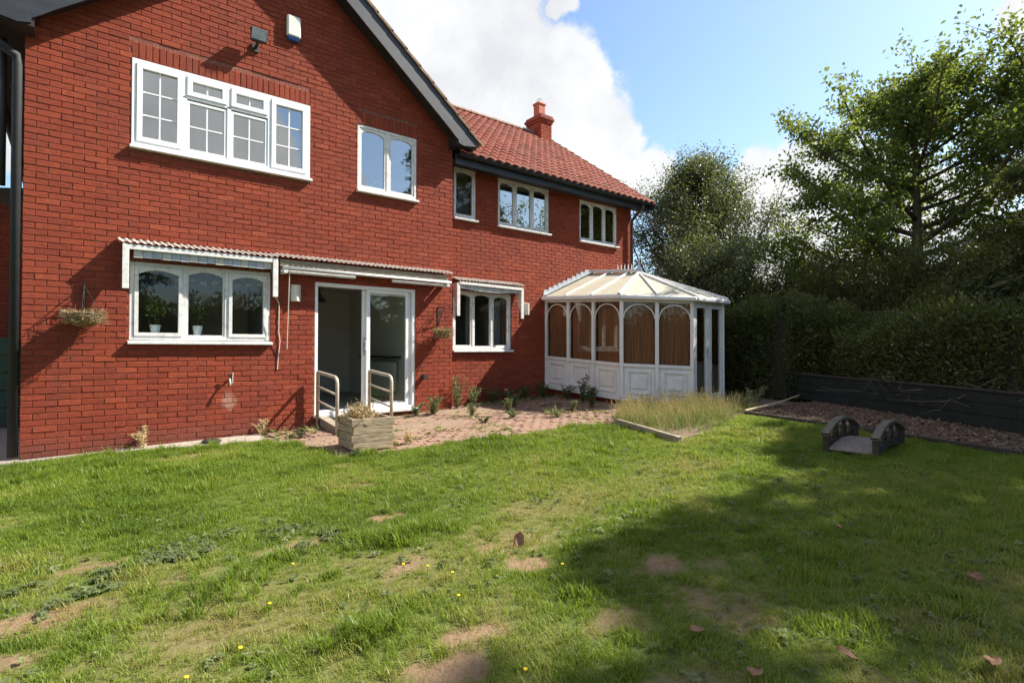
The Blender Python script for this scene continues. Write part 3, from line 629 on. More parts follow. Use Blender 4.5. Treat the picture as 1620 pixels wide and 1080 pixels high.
# ---- gutters, fascias, downpipes
w = MB()
for i in range(8):
    pass
MB().box(5.93, 11.66, -.06, -.03, 4.70, 4.89).build('fascia', 'bargeboard', HOUSE)
MB().box(5.93, 11.60, -.03, D+.0, 4.775, 4.795).build('soffit', 'soffit', HOUSE)
def gutter(p0, p1, r_, name='gutter', mat='black_plastic', parent=HOUSE):
    w = MB(); p0 = Vector(p0); p1 = Vector(p1); d = (p1-p0).normalized(); a = d.cross(Vector((0, 0, 1))).normalized(); n = 10; vs = []
    for q in (p0, p1):
        for k in range(n+1):
            t = math.pi*k/n; vs.append(q+a*math.cos(t)*r_-Vector((0, 0, 1))*math.sin(t)*r_)
        for k in range(n, -1, -1):
            t = math.pi*k/n; vs.append(q+a*math.cos(t)*(r_-.006)-Vector((0, 0, 1))*math.sin(t)*(r_-.006))
    m_ = 2*(n+1); fs = [(i, (i+1) % m_, (i+1) % m_+m_, i+m_) for i in range(m_)]+[tuple(range(m_)), tuple(range(2*m_-1, m_-1, -1))]
    return w.add(vs, fs).build(name, mat, parent, smooth=False)
gutter((5.95, -.125, 4.885), (11.70, -.125, 4.885), .06)
gutter((-.40, -.28, 4.98), (-.40, 9, 4.98), .06)
w = MB(); w.tube([(11.31, -.12, 4.83), (11.31, -.10, 4.74), (11.31, D-.09, 4.50), (11.31, D-.07, 4.42), (11.31, D-.07, .3)], .038, 10); w.build('downpipe', 'timber_dark', HOUSE, smooth=True)
w = MB(); w.tube([(-.36, -.10, 4.93), (-.30, -.06, 4.82), (-.075, .03, 4.70), (-.062, .03, 4.58), (-.062, .03, .03)], .05, 12); w.build('downpipe', 'black_plastic', HOUSE, smooth=True)
w = MB(); w.tube([(-.20, .2, 4.93), (-.20, .2, 3.2)], .035, 10); w.tube([(-.20, .2, 3.25), (-.33, .2, 3.33)], .03, 8); w.build('vent_pipe', 'black_plastic', HOUSE, smooth=True)
for z in (1.0, 2.9, 4.3): MB().box(-.125, .0, .02, .045, z, z+.04).build('pipe_clip', 'black_plastic', HOUSE)

# ---- roofs
def pantile_roof(name, x0, x1, P, Q, parent, cw=.205, gauge=.30, seg=6):
    """rows of pantiles between eave line (y,z)=P and ridge line Q, running along X"""
    (ye, ze), (yr, zr) = P, Q; L = math.hypot(yr-ye, zr-ze); u = np.array([(yr-ye)/L, (zr-ze)/L]); nrm = np.array([-u[1], u[0]])
    nc = int(round((x1-x0)/cw)); cw = (x1-x0)/nc; nr = int(math.ceil(L/gauge)); g = L/nr; V = []; F = []; T = []
    tp = [i/seg for i in range(seg+1)]; prof = [.030*(math.sin(2*math.pi*(t-.05))*.55+.25*math.sin(4*math.pi*t)) for t in tp]
    for r_ in range(nr):
        for c_ in range(nc):
            ti = min(1, max(0, rnd.gauss(.5, .2))); b0 = len(V); jit = rnd.uniform(-.004, .006)
            for s, lift in ((r_*g-.03, .036+jit), (min((r_+1)*g+.01, L), .010)):
                for t, h in zip(tp, prof):
                    q = np.array([ye, ze])+u*s+nrm*(h+lift); V.append((x0+(c_+t)*cw, q[0], q[1]))
            for t, h in zip(tp, prof):
                q = np.array([ye, ze])+u*(r_*g-.03)+nrm*(h+.012); V.append((x0+(c_+t)*cw, q[0], q[1]))
            n_ = seg+1
            for i in range(seg): F.append((b0+i, b0+i+1, b0+n_+i+1, b0+n_+i)); F.append((b0+2*n_+i, b0+2*n_+i+1, b0+i+1, b0+i))
            T += [ti]*(3*n_)
    o = np_mesh(name, V, F, 'roof_tile', parent, attrs={'tint': T}); o['kind'] = 'stuff'; return o
RE = (-.155, 4.90); RR = (3.80, 7.72); RB = (7.6, 4.95)
w = MB(); w.add([(x, y, z) for x in (6.0, 11.66) for y, z in ((RE[0]+.02, RE[1]-.02), (RR[0], RR[1]-.02), (RB[0], RB[1]-.02), (RB[0], RB[1]-.07), (RR[0], RR[1]-.08), (RE[0]+.02, RE[1]-.06))],
               [(0, 1, 7, 6), (1, 2, 8, 7), (3, 4, 10, 9), (4, 5, 11, 10), (5, 0, 6, 11), (2, 3, 9, 8), (0, 5, 4, 1), (1, 4, 3, 2), (6, 7, 10, 11), (7, 8, 9, 10)])
wing_roof = w.build('wing_roof', 'soffit', HOUSE); wing_roof['label'] = 'red pantiled roof of the wing'
pantile_roof('pantiles', 5.95, 11.70, RE, RR, wing_roof)
pantile_roof('pantiles', 5.95, 11.70, RB, RR, wing_roof, seg=4)
x = 5.9
while x < 11.65:
    l = min(.42, 11.72-x); w = MB(); vs = []
    for xx in (x, x+l-.012):
        for k in range(9): t = math.pi*k/8; vs.append((xx, RR[0]+math.cos(t)*.13, RR[1]-.015+math.sin(t)*.10))
        for k in range(8, -1, -1): t = math.pi*k/8; vs.append((xx, RR[0]+math.cos(t)*.115, RR[1]-.03+math.sin(t)*.09))
    w.add(vs, [(i, (i+1) % 18, (i+1) % 18+18, i+18) for i in range(18)]+[tuple(range(18)), tuple(range(35, 17, -1))]); w.build('ridge_tile', 'ridge_tile', wing_roof); x += .42
# verge at the gable end of the wing
for i in range(14):
    t0, t1 = i/14, (i+1)/14; y0 = RE[0]+(RR[0]-RE[0])*t0; z0 = RE[1]+(RR[1]-RE[1])*t0; y1 = RE[0]+(RR[0]-RE[0])*t1; z1 = RE[1]+(RR[1]-RE[1])*t1
    MB().beam((11.69, y0, z0+.035), (11.69, y1+.02, z1+.02), .10, .045).build('verge_tile', 'mossy_tile', wing_roof)
MB().beam((11.70, RE[0], RE[1]-.10), (11.70, RR[0], RR[1]-.10), .03, .18).build('bargeboard', 'bargeboard', wing_roof)
# chimney
cx0, cx1, cy0, cy1 = 11.10, 11.52, 3.40, 4.02
w = MB(); w.box(cx0, cx1, cy0, cy1, 6.8, 7.97); w.box(cx0-.03, cx1+.03, cy0-.03, cy1+.03, 7.97, 8.045); w.box(cx0-.06, cx1+.06, cy0-.06, cy1+.06, 8.045, 8.12); w.box(cx0-.03, cx1+.03, cy0-.03, cy1+.03, 8.12, 8.19)
chim = w.build('chimney', 'mortar', wing_roof); chim['label'] = 'brick chimney with oversailing courses and a red pot'
V = []; F = []; T = []
for n_ in range(12):
    z0 = 7.22+n_*.075
    if n_ < 10: e = 0.0
    elif n_ == 10: e = .03
    else: e = .06
    z0 = z0 if n_ < 10 else 7.975+(n_-10)*.075
    off = .1125 if n_ % 2 else 0
    for face in (0, 1):                                 # front (-Y) and left (-X) faces show
        a0, a1 = (cx0-e, cx1+e) if face == 0 else (cy0-e, cy1+e); s = a0-off
        while s < a1:
            q0, q1 = max(s, a0), min(s+.215, a1); s += .225
            if q1-q0 < .03: continue
            vs, fs = bgeo(q1-q0, .065, brg); b0 = len(V)
            for px_, py_, pz_ in vs:
                if face == 0: V.append((px_+(q0+q1)/2, cy0-e-.008+py_, pz_+z0+.0325))
                else: V.append((cx0-e-.008+py_, px_+(q0+q1)/2, pz_+z0+.0325))
            F += [tuple(b0+i for i in (f if face == 0 else f[::-1])) for f in fs]; T += [btint()]*len(vs)
# sub-parts end at this level, so the stack's bricks join the roof as one part
o = np_mesh('chimney_bricks', V, F, 'brick', wing_roof, attrs={'tint': T}); o['kind'] = 'stuff'
w = MB(); pc = ((cx0+cx1)/2, (cy0+cy1)/2)
def sq(r0, z): return [(pc[0]-r0, pc[1]-r0, z), (pc[0]+r0, pc[1]-r0, z), (pc[0]+r0, pc[1]+r0, z), (pc[0]-r0, pc[1]+r0, z)]
lv = [(.155, 8.18), (.125, 8.25), (.125, 8.56), (.15, 8.58), (.14, 8.64)]
vs = sum([sq(*q) for q in lv], []); fs = [(3, 2, 1, 0), (16, 17, 18, 19)]+[(4*i+j, 4*i+(j+1) % 4, 4*i+4+(j+1) % 4, 4*i+4+j) for i in range(4) for j in range(4)]
w.add(vs, fs); w.build('chimney_pot', 'terracotta', wing_roof, bevel=.01)
w = MB()
for k in range(4):
    t = math.pi*k/4; a = Vector((math.cos(t), math.sin(t), 0))*.11; q = Vector((pc[0], pc[1], 8.63)); w.tube([q+a, q+a*.9+Vector((0, 0, .12)), q+Vector((0, 0, .17)), q-a*.9+Vector((0, 0, .12)), q-a], .004, 5)
w.build('bird_guard', 'lead', wing_roof)
w = MB(); w.box(cx0-.012, cx1+.012, cy0-.014, cy0-.009, 7.18, 7.42); w.add([(cx0-.02, cy0-.22, 7.235), (cx1+.02, cy0-.22, 7.235), (cx1+.02, cy0, 7.40), (cx0-.02, cy0, 7.40), (cx0-.02, cy0-.22, 7.225), (cx1+.02, cy0-.22, 7.225), (cx1+.02, cy0, 7.39), (cx0-.02, cy0, 7.39)], [(0, 1, 2, 3), (7, 6, 5, 4), (0, 4, 5, 1), (1, 5, 6, 2), (2, 6, 7, 3), (3, 7, 4, 0)])
w.build('flashing', 'lead', wing_roof)

# main gable roof
GY = -.31
up = lambda x: 7.72-.800*abs(x-2.95)                   # top edge of the bargeboard
lowe = lambda x: 7.365-.805*abs(x-2.95)
w = MB()
for s in (-1, 1):
    X = lambda v: 2.95+s*v
    for yy0, yy1 in ((GY+.03, 9.3),):
        q = [(X(0), 7.70), (X(3.31), 5.085), (X(3.31), 5.03), (X(0), 7.62)]; w.prism(q, yy0, yy1)
main_roof = w.build('main_roof', 'roof_tile', HOUSE); main_roof['label'] = 'gabled main roof with dark bargeboards'
for s in (-1, 1):
    X = lambda v: 2.95+s*v
    poly = [(X(0), 7.365), (X(2.70), lowe(2.95+2.70)), (X(2.80), 5.10), (X(2.865), 5.05), (X(2.88), 4.985), (X(3.0), 4.955), (X(3.29), 5.0), (X(3.30), 5.085), (X(0), 7.72)]
    w = MB(); n = len(poly)
    # split into convex pieces
    w.prism([(X(0), 7.365), (X(2.70), lowe(5.65)), (X(2.70), up(5.65)), (X(0), 7.72)], GY, GY+.03)
    w.prism([(X(2.70), lowe(5.65)), (X(2.80), 5.10), (X(2.88), 5.04), (X(3.0), 5.02), (X(3.0), up(5.95)), (X(2.70), up(5.65))], GY, GY+.03)
    w.prism([(X(2.88), 5.04), (X(2.885), 4.985), (X(3.0), 4.955), (X(3.29), 5.0), (X(3.305), 5.08), (X(3.0), up(5.95)), (X(3.0), 5.02)], GY, GY+.03)
    w.build('bargeboard', 'bargeboard', main_roof)
    # soffit behind the board and the boxed eaves
    w = MB(); w.prism([(X(0), 7.42), (X(2.86), 5.16), (X(2.86), 5.20), (X(0), 7.46)], GY+.031, -.002); w.box(*sorted((X(2.955), X(3.29))), GY+.031, 9.0 if s < 0 else .5, 4.955, 5.0)
    w.box(*sorted((X(2.86), X(2.955))), GY+.031, -.004, 4.955, 5.16)
    w.build('soffit', 'soffit', main_roof)
    nt_ = 13
    for i in range(nt_):
        a0, a1 = 3.36*i/nt_, 3.36*(i+1)/nt_
        w = MB(); w.beam((X(a0-.01 if i else 0), GY+.10, up(2.95+a0)+.035), (X(a1+.03), GY+.10, up(2.95+a1)+.035+.012-.024), .26, .042, (s*.63, 0, .78)); w.build('verge_tile', 'mossy_tile', main_roof)
w = MB(); w.tube([(2.95, GY-.02, 7.75), (2.95, 9.3, 7.75)], .11, 8); w.build('ridge', 'ridge_tile', main_roof)

# ------------------------------------------------------------------ conservatory (settled: it drops away from the house)
CONS = thing('conservatory', 'white panelled conservatory with a cream faceted roof against the brick wing', 'conservatory', (9.92, D, 0.35))
SAG = .055
def csag(v): return Vector((v[0], v[1], v[2]-(D-v[1])*SAG))
A_, B_, C_, D_, E_, F_ = [(8.50, D), (8.50, -1.80), (9.42, -2.72), (10.42, -2.72), (11.34, -1.80), (11.34, D)]
CB, CR, CT = .48, 1.115, 2.36                           # base, mid rail, head
w = MB().slab([(8.54, D-.02), (8.54, -1.77), (9.44, -2.67), (10.40, -2.67), (11.30, -1.77), (11.30, D-.02)], 0.1, CB-.015); w.map(csag).build('plinth', 'brick', CONS)
def cface(P, Q, npan, kind='panel'):
    P = Vector((*P, 0)); Q = Vector((*Q, 0)); d = (Q-P); L = d.length; d.normalize(); nrm = Vector((d.y, -d.x, 0))
    cen = Vector((9.92, -1.0, 0))
    if (P-cen).dot(nrm) < 0: nrm = -nrm
    def pt(s, o, z): q = P+d*s+nrm*o; return Vector((q.x, q.y, z))
    def bx(s0, s1, o0, o1, z0, z1):
        w = MB(); w.add([pt(s0, o0, z0), pt(s1, o0, z0), pt(s1, o1, z0), pt(s0, o1, z0), pt(s0, o0, z1), pt(s1, o0, z1), pt(s1, o1, z1), pt(s0, o1, z1)],
            [(0, 3, 2, 1), (4, 5, 6, 7), (0, 1, 5, 4), (1, 2, 6, 5), (2, 3, 7, 6), (3, 0, 4, 7)]); return w
    def fin(w, name, mat, bev=.003): return w.map(csag).build(name, mat, CONS, bevel=bev)
    fin(bx(0, L, -.04, .05, CB-.03, CB+.03), 'cill', 'cons_white'); fin(bx(.03, L-.03, -.03, .03, CT-.06, CT), 'head_rail', 'cons_white')
    fin(bx(-.035, .035, -.035, .035, CB+.032, CT+.002), 'post', 'cons_white')
    pw = L/npan
    for i in range(npan):
        s0 = i*pw+.036; s1 = (i+1)*pw-.036
        if i: fin(bx(i*pw-.034, i*pw+.034, -.033, .033, CB+.032, CT-.062), 'mullion', 'cons_white')
        if kind == 'panel':
            fin(bx(s0, s1, -.031, .031, CR-.03, CR+.03), 'rail', 'cons_white')
            pn = fin(bx(s0, s1, -.022, -.004, CB+.032, CR-.032), 'lower_panel', 'cons_white')
            mw = (s1-s0); a0, a1 = s0+.14*mw, s1-.14*mw; za, zb = CB+.10, CR-.10
            m_ = MB()
            for q in ((a0, a1, -.004, .026, zb-.03, zb), (a0, a1, -.004, .026, za, za+.03), (a0, a0+.03, -.004, .0255, za+.03, zb-.03), (a1-.03, a1, -.004, .0255, za+.03, zb-.03)):
                t_ = bx(*q); m_.add(t_.v, t_.f)
            b0, b1 = a0+.085*mw+.02, a1-.085*mw-.02; t_ = bx(b0, b1, -.004, .018, za+.10, zb-.10); m_.add(t_.v, t_.f)
            m_.map(csag).build('moulding', 'cons_white', pn, bevel=.006)
            fin(bx(s0, s1, -.004, .0, CR+.03, CT-.06), 'pane', 'glass' if npan == 3 else 'clear_glass', 0)
            fin(bx(s0+.01, s1-.01, -.075, -.07, CR+.02, CT-.065), 'blind', 'blind', 0)
            # sunburst arch bar
            c_ = (s0+s1)/2; rr = (s1-s0)/2-.004; zc = CT-.10-rr*.92; n = 14; w = MB()
            pts = [pt(c_+rr*math.cos(math.pi*k/n), .004, zc+rr*.92*math.sin(math.pi*k/n)) for k in range(n+1)]
            for q0, q1 in zip(pts[:-1], pts[1:]): w.beam(q0, q1, .006, .02, tuple((q0+q1)/2-pt(c_, .004, zc)))
            fin(w, 'arch_bar', 'cons_white', 0)
        else:
            w = bx(s0, s0+.05, -.03, .03, CB+.032, CT-.062)
            for q in ((s1-.05, s1, -.03, .03, CB+.032, CT-.062), (s0+.05, s1-.05, -.03, .03, CB+.032, CB+.14), (s0+.05, s1-.05, -.03, .03, CT-.13, CT-.062)): t_ = bx(*q); w.add(t_.v, t_.f)
            dr = fin(w, 'door', 'cons_white')
            bx(s0+.045, s1-.045, -.004, .0, CB+.135, CT-.125).map(csag).build('pane', 'glass', dr)
            if i == 0:
                h_ = bx(s1-.05, s1-.025, .03, .045, 1.30, 1.50); t_ = bx(s1-.13, s1-.03, .045, .06, 1.41, 1.43); h_.add(t_.v, t_.f); h_.map(csag).build('handle', 'lead', dr)
cface(A_, B_, 3); cface(B_, C_, 2); cface(C_, D_, 2, 'door'); cface(D_, E_, 2); cface(F_, E_, 3)
# roof
AP = Vector((9.92, -1.09, 3.00)); AW = Vector((9.92, D, 3.06)); ov = .11; ez = 2.43
def outset(p):
    table = {A_: (8.50-ov, D), B_: (8.50-ov, -1.80-ov*.414), C_: (9.42-ov*.414, -2.72-ov), D_: (10.42+ov*.414, -2.72-ov), E_: (11.34+ov, -1.80-ov*.414), F_: (11.34+ov, D)}; return Vector((*table[p], ez))
oA, oB, oC, oD, oE, oF = [outset(q) for q in (A_, B_, C_, D_, E_, F_)]
def lerp(a, b_, t): return a+(b_-a)*t
def rpanel(pts):
    nrm = (pts[1]-pts[0]).cross(pts[2]-pts[0]).normalized()*.016
    if nrm.z < 0: nrm = -nrm
    n = len(pts); w = MB(); w.add([*pts, *[q-nrm for q in pts]], [tuple(range(n)), tuple(range(2*n-1, n-1, -1))]+[(i, (i+1) % n, (i+1) % n+n, i+n) for i in range(n)])
    w.map(csag).build('roof_panel', 'polycarbonate', CONS)
def rbar(a, b_, wd=.036, h=.034, nm='roof_bar', mt_='cons_white'): MB().beam(a+Vector((0, 0, .015)), b_+Vector((0, 0, .02)), wd, h).map(csag).build(nm, mt_, CONS, bevel=.008)
lu = [(oA, AW), (lerp(oA, oB, .333), lerp(AW, AP, .40)), (lerp(oA, oB, .667), lerp(AW, AP, .80)), (oB, AP)]
ru = [(oF, AW), (lerp(oF, oE, .333), lerp(AW, AP, .40)), (lerp(oF, oE, .667), lerp(AW, AP, .80)), (oE, AP)]
for U in (lu, ru):
    for (e0, r0), (e1, r1) in zip(U[:-1], U[1:]): rpanel([e0, e1, r1, r0])
    for e0, r0 in U[:-1]: rbar(e0 if e0 not in (oA, oF) else e0+Vector((0, -.03, 0)), r0 if r0 != AW else r0+Vector((0, -.03, 0)))
for a, b_ in ((oB, oC), (oC, oD), (oD, oE)):
    mid = lerp(a, b_, .5); rpanel([a, mid, AP]); rpanel([mid, b_, AP]); rbar(mid, AP, .034, .032)
for q in (oB, oC, oD, oE): rbar(q, AP, .05, .042, 'hip_bar', 'cons_white')
rbar(AW+Vector((0, -.02, .03)), AP+Vector((0, 0, .03)), .12, .06, 'ridge', 'cons_white')
for a, b_ in ((oA, oB), (oB, oC), (oC, oD), (oD, oE), (oE, oF)):
    MB().beam(a-Vector((0, 0, .045)), b_-Vector((0, 0, .045)), .10, .085).map(csag).build('gutter', 'cons_white', CONS, bevel=.02)
w = MB(); w.lathe([(.085, 0), (.07, .03), (.05, .06), (.045, .09), (.03, .17), (.004, .30)], AP+Vector((0, 0, .03)), 4); w.map(csag).build('finial', 'lead', CONS)
w = MB()
for k in range(5):
    q = lerp(AW, AP, .58+.07*k)+Vector((0, 0, .06)); w.tube([q, q+Vector((0, 0, .09)), q+Vector((0, 0, .14))], [.010, .012, .002], 6)
w.map(csag).build('cresting', 'cons_white', CONS)
for k in range(10):                                    # stepped lead flashing up the brickwork
    t = (k+.1)/10.4; q = lerp(Vector((8.40, D, 2.46)), Vector((9.88, D, 3.10)), t)
    w = MB(); w.add([(q.x, D-.012, q.z-.03), (q.x+.155, D-.012, q.z+.038), (q.x+.155, D-.012, q.z+.115), (q.x+.01, D-.012, q.z+.105), (q.x, D-.003, q.z-.03), (q.x+.155, D-.003, q.z+.038), (q.x+.155, D-.003, q.z+.115), (q.x+.01, D-.003, q.z+.105)],
            [(0, 1, 2, 3), (7, 6, 5, 4), (0, 4, 5, 1), (1, 5, 6, 2), (2, 6, 7, 3), (3, 7, 4, 0)]); w.build('flashing', 'lead', CONS)
MB().beam((8.40, D-.05, 2.455), (9.90, D-.05, 3.10), .11, .012).build('flashing', 'lead', CONS)
MB().box(8.55, 11.3, -1.75, D-.03, .36, .40).build('floor', 'inner_floor', CONS)

# ------------------------------------------------------------------ canopies
def corrugated(name, X0, X1, y0, z0, y1, z1, parent, pitch=.076, amp=.013):
    n = int((X1-X0)/pitch*6); V = []; F = []
    for th in (0, -.003):
        for y, z in ((y0, z0), (y1, z1)):
            for i in range(n+1):
                x = X0+(X1-X0)*i/n; V.append((x, y+rnd.uniform(-.004, .004)*(y == y1), z+amp*math.cos(2*math.pi*x/pitch)+th))
    k = n+1
    for i in range(n):
        F += [(i, i+1, k+i+1, k+i), (2*k+i+1, 2*k+i, 3*k+i, 3*k+i+1), (k+i, k+i+1, 3*k+i+1, 3*k+i)]
    return np_mesh(name, V, F, 'corrugated', parent, smooth=False)
def bracket(x, yf, zt, h, parent, depth=.02):
    w = MB(); w.box(x-.035, x+.035, yf, yf+.025, zt-h, zt); w.box(x-.02, x+.02, yf+.026, -.003 if parent is not WCAN else D-.003, zt-.06, zt)
    w.build('bracket', 'old_white_paint', parent, bevel=.003)
    yw = -.003 if parent is not WCAN else D-.003
    s = MB(); n = 8; pts = [(yf+.025+(yw-yf-.025)*t, zt-.06-(h-.10)*(1-t)**1.0*(1 if t < 1 else 0)-.015*math.sin(6*math.pi*t)) for t in [i/n for i in range(n+1)]]
    for (ya, za), (yb, zb) in zip(pts[:-1], pts[1:]):
        s.add([(x-.012, ya, za), (x-.012, yb, zb), (x-.012, yb, zt-.06), (x-.012, ya, zt-.06), (x+.012, ya, za), (x+.012, yb, zb), (x+.012, yb, zt-.06), (x+.012, ya, zt-.06)], [(0, 1, 2, 3), (7, 6, 5, 4), (0, 4, 5, 1), (1, 5, 6, 2), (2, 6, 7, 3), (3, 7, 4, 0)])
    s.build('scroll', 'old_white_paint', parent)
WCAN = None
KCAN = thing('window_canopy', 'long corrugated plastic canopy over the kitchen window and patio door', 'canopy', (3.3, 0, 2.6), 'corrugated canopies')
corrugated('corrugated_sheet', .90, 2.80, -.012, 2.69, -.215, 2.625, KCAN); corrugated('corrugated_sheet', 2.765, 5.78, -.012, 2.705, -.225, 2.64, KCAN)
MB().box(.97, 2.76, -.20, -.18, 2.535, 2.60).build('fascia', 'old_white_paint', KCAN, bevel=.003)
MB().box(.98, 2.75, -.178, -.003, 2.585, 2.602).build('top_board', 'timber_grey', KCAN)
for k in range(16):
    x = 1.06+k*.103; MB().box(x, x+.098, -.165, -.155, 2.44+rnd.uniform(-.006, .006), 2.57).build('slat', 'lead' if k % 3 else 'grey_box', KCAN)
bracket(.975, -.205, 2.60, .56, KCAN); bracket(2.755, -.205, 2.60, .56, KCAN)
MB().box(2.80, 5.70, -.17, -.003, 2.575, 2.60).build('top_board', 'timber_dark', KCAN)
MB().box(2.82, 5.70, -.18, -.165, 2.50, 2.60).build('fascia', 'timber_grey', KCAN)
w = MB(); w.tube([(2.86, -.21, 2.475), (5.74, -.21, 2.475)], .022, 10); w.build('awning_bar', 'cons_white', KCAN, smooth=True)
MB().box(2.84, 3.98, -.17, -.14, 2.405, 2.445).build('awning_arm', 'old_white_paint', KCAN, bevel=.004)
MB().box(4.62, 5.72, -.17, -.14, 2.40, 2.435).build('awning_arm', 'old_white_paint', KCAN, bevel=.004)
for x in (2.87, 5.66): MB().box(x, x+.05, -.22, -.003, 2.40, 2.50).build('bar_bracket', 'old_white_paint', KCAN)
WCAN = thing('window_canopy', 'short sagging corrugated canopy over the wing window beside the conservatory', 'canopy', (6.85, D, 2.6), 'corrugated canopies')
corrugated('corrugated_sheet', 6.06, 7.72, D-.012, 2.66, D-.23, 2.59, WCAN)
MB().beam((6.12, D-.21, 2.535), (7.66, D-.21, 2.515), .018, .05).build('fascia', 'old_white_paint', WCAN)
MB().box(6.12, 7.66, D-.20, D-.003, 2.55, 2.565).build('top_board', 'timber_grey', WCAN)
for k in range(14):
    x = 6.16+k*.105; zz = 2.47-.03*math.sin(math.pi*k/13); MB().box(x, x+.1, D-.185, D-.177, zz-.04, zz+.05).build('slat', 'lead' if k % 2 else 'grey_box', WCAN)
bracket(6.10, D-.21, 2.53, .62, WCAN); bracket(7.66, D-.21, 2.53, .62, WCAN)

# ------------------------------------------------------------------ things on the wall
def wall_lamp(x, y, z, label):
    t = thing('wall_light', label, 'lamp', (x, y, z), 'bulkhead lamps on the brick wall')
    MB().box(x-.075, x+.075, y-.02, y-.002, z-.13, z+.13).build('backplate', 'grey_box', t, bevel=.008)
    w = MB(); n = 8
    prof = [(-.065+.13*i/n, -.025-.055*math.sin(math.pi*i/n)) for i in range(n+1)]
    vs = [(x+a, y+b_, zz) for zz in (z-.12, z+.12) for a, b_ in prof]; k = n+1
    w.add(vs, [(i, i+1, k+i+1, k+i) for i in range(n)]+[tuple(range(n, -1, -1)), tuple(range(k, 2*k)), (0, k, 2*k-1, n)]); w.build('lens', 'clear_lamp', t)
wall_lamp(3.10, 0, 2.13, 'boxy cream bulkhead lamp on the brick wall left of the patio door')
wall_lamp(7.93, D, 2.13, 'boxy cream bulkhead lamp on the brick wall beside the conservatory')
t = thing('alarm_box', 'white alarm box with a blue base high under the gable', 'alarm box', (3.03, 0, 5.98))
MB().box(2.93, 3.13, -.085, -.002, 5.99, 6.31).build('case', 'alarm_white', t, bevel=.02); MB().add([(2.94, -.075, 5.99), (3.12, -.075, 5.99), (3.12, -.003, 5.99), (2.94, -.003, 5.99), (2.955, -.06, 5.945), (3.105, -.06, 5.945), (3.105, -.003, 5.945), (2.955, -.003, 5.945)], [(0, 1, 2, 3), (7, 6, 5, 4), (0, 4, 5, 1), (1, 5, 6, 2), (2, 6, 7, 3), (3, 7, 4, 0)]).build('strobe_lens', 'alarm_blue', t)
t = thing('floodlight', 'small dark floodlight on a bracket high on the gable wall', 'floodlight', (2.5, 0, 5.66))
w = MB(); w.tube([(2.5, -.002, 5.66), (2.5, -.10, 5.66), (2.5, -.17, 5.70)], .022, 8); w.build('arm', 'iron', t); MB().box(2.45, 2.55, -.03, -.002, 5.60, 5.72).build('mount', 'iron', t, bevel=.005)
w = MB(); w.add([(2.40, -.12, 5.88), (2.60, -.12, 5.88), (2.57, -.10, 5.70), (2.43, -.10, 5.70), (2.385, -.26, 5.84), (2.615, -.26, 5.84), (2.615, -.20, 5.68), (2.385, -.20, 5.68)], [(0, 1, 2, 3), (7, 6, 5, 4), (0, 4, 5, 1), (1, 5, 6, 2), (2, 6, 7, 3), (3, 7, 4, 0)]); w.build('head', 'iron', t, bevel=.01)
w = MB(); w.add([(2.40, -.262, 5.825), (2.60, -.262, 5.825), (2.60, -.207, 5.695), (2.40, -.207, 5.695)], [(0, 1, 2, 3)]); w.map(lambda v: v+Vector((0, -.004, 0))); w.build('glass_front', 'lead', t, fix=False)
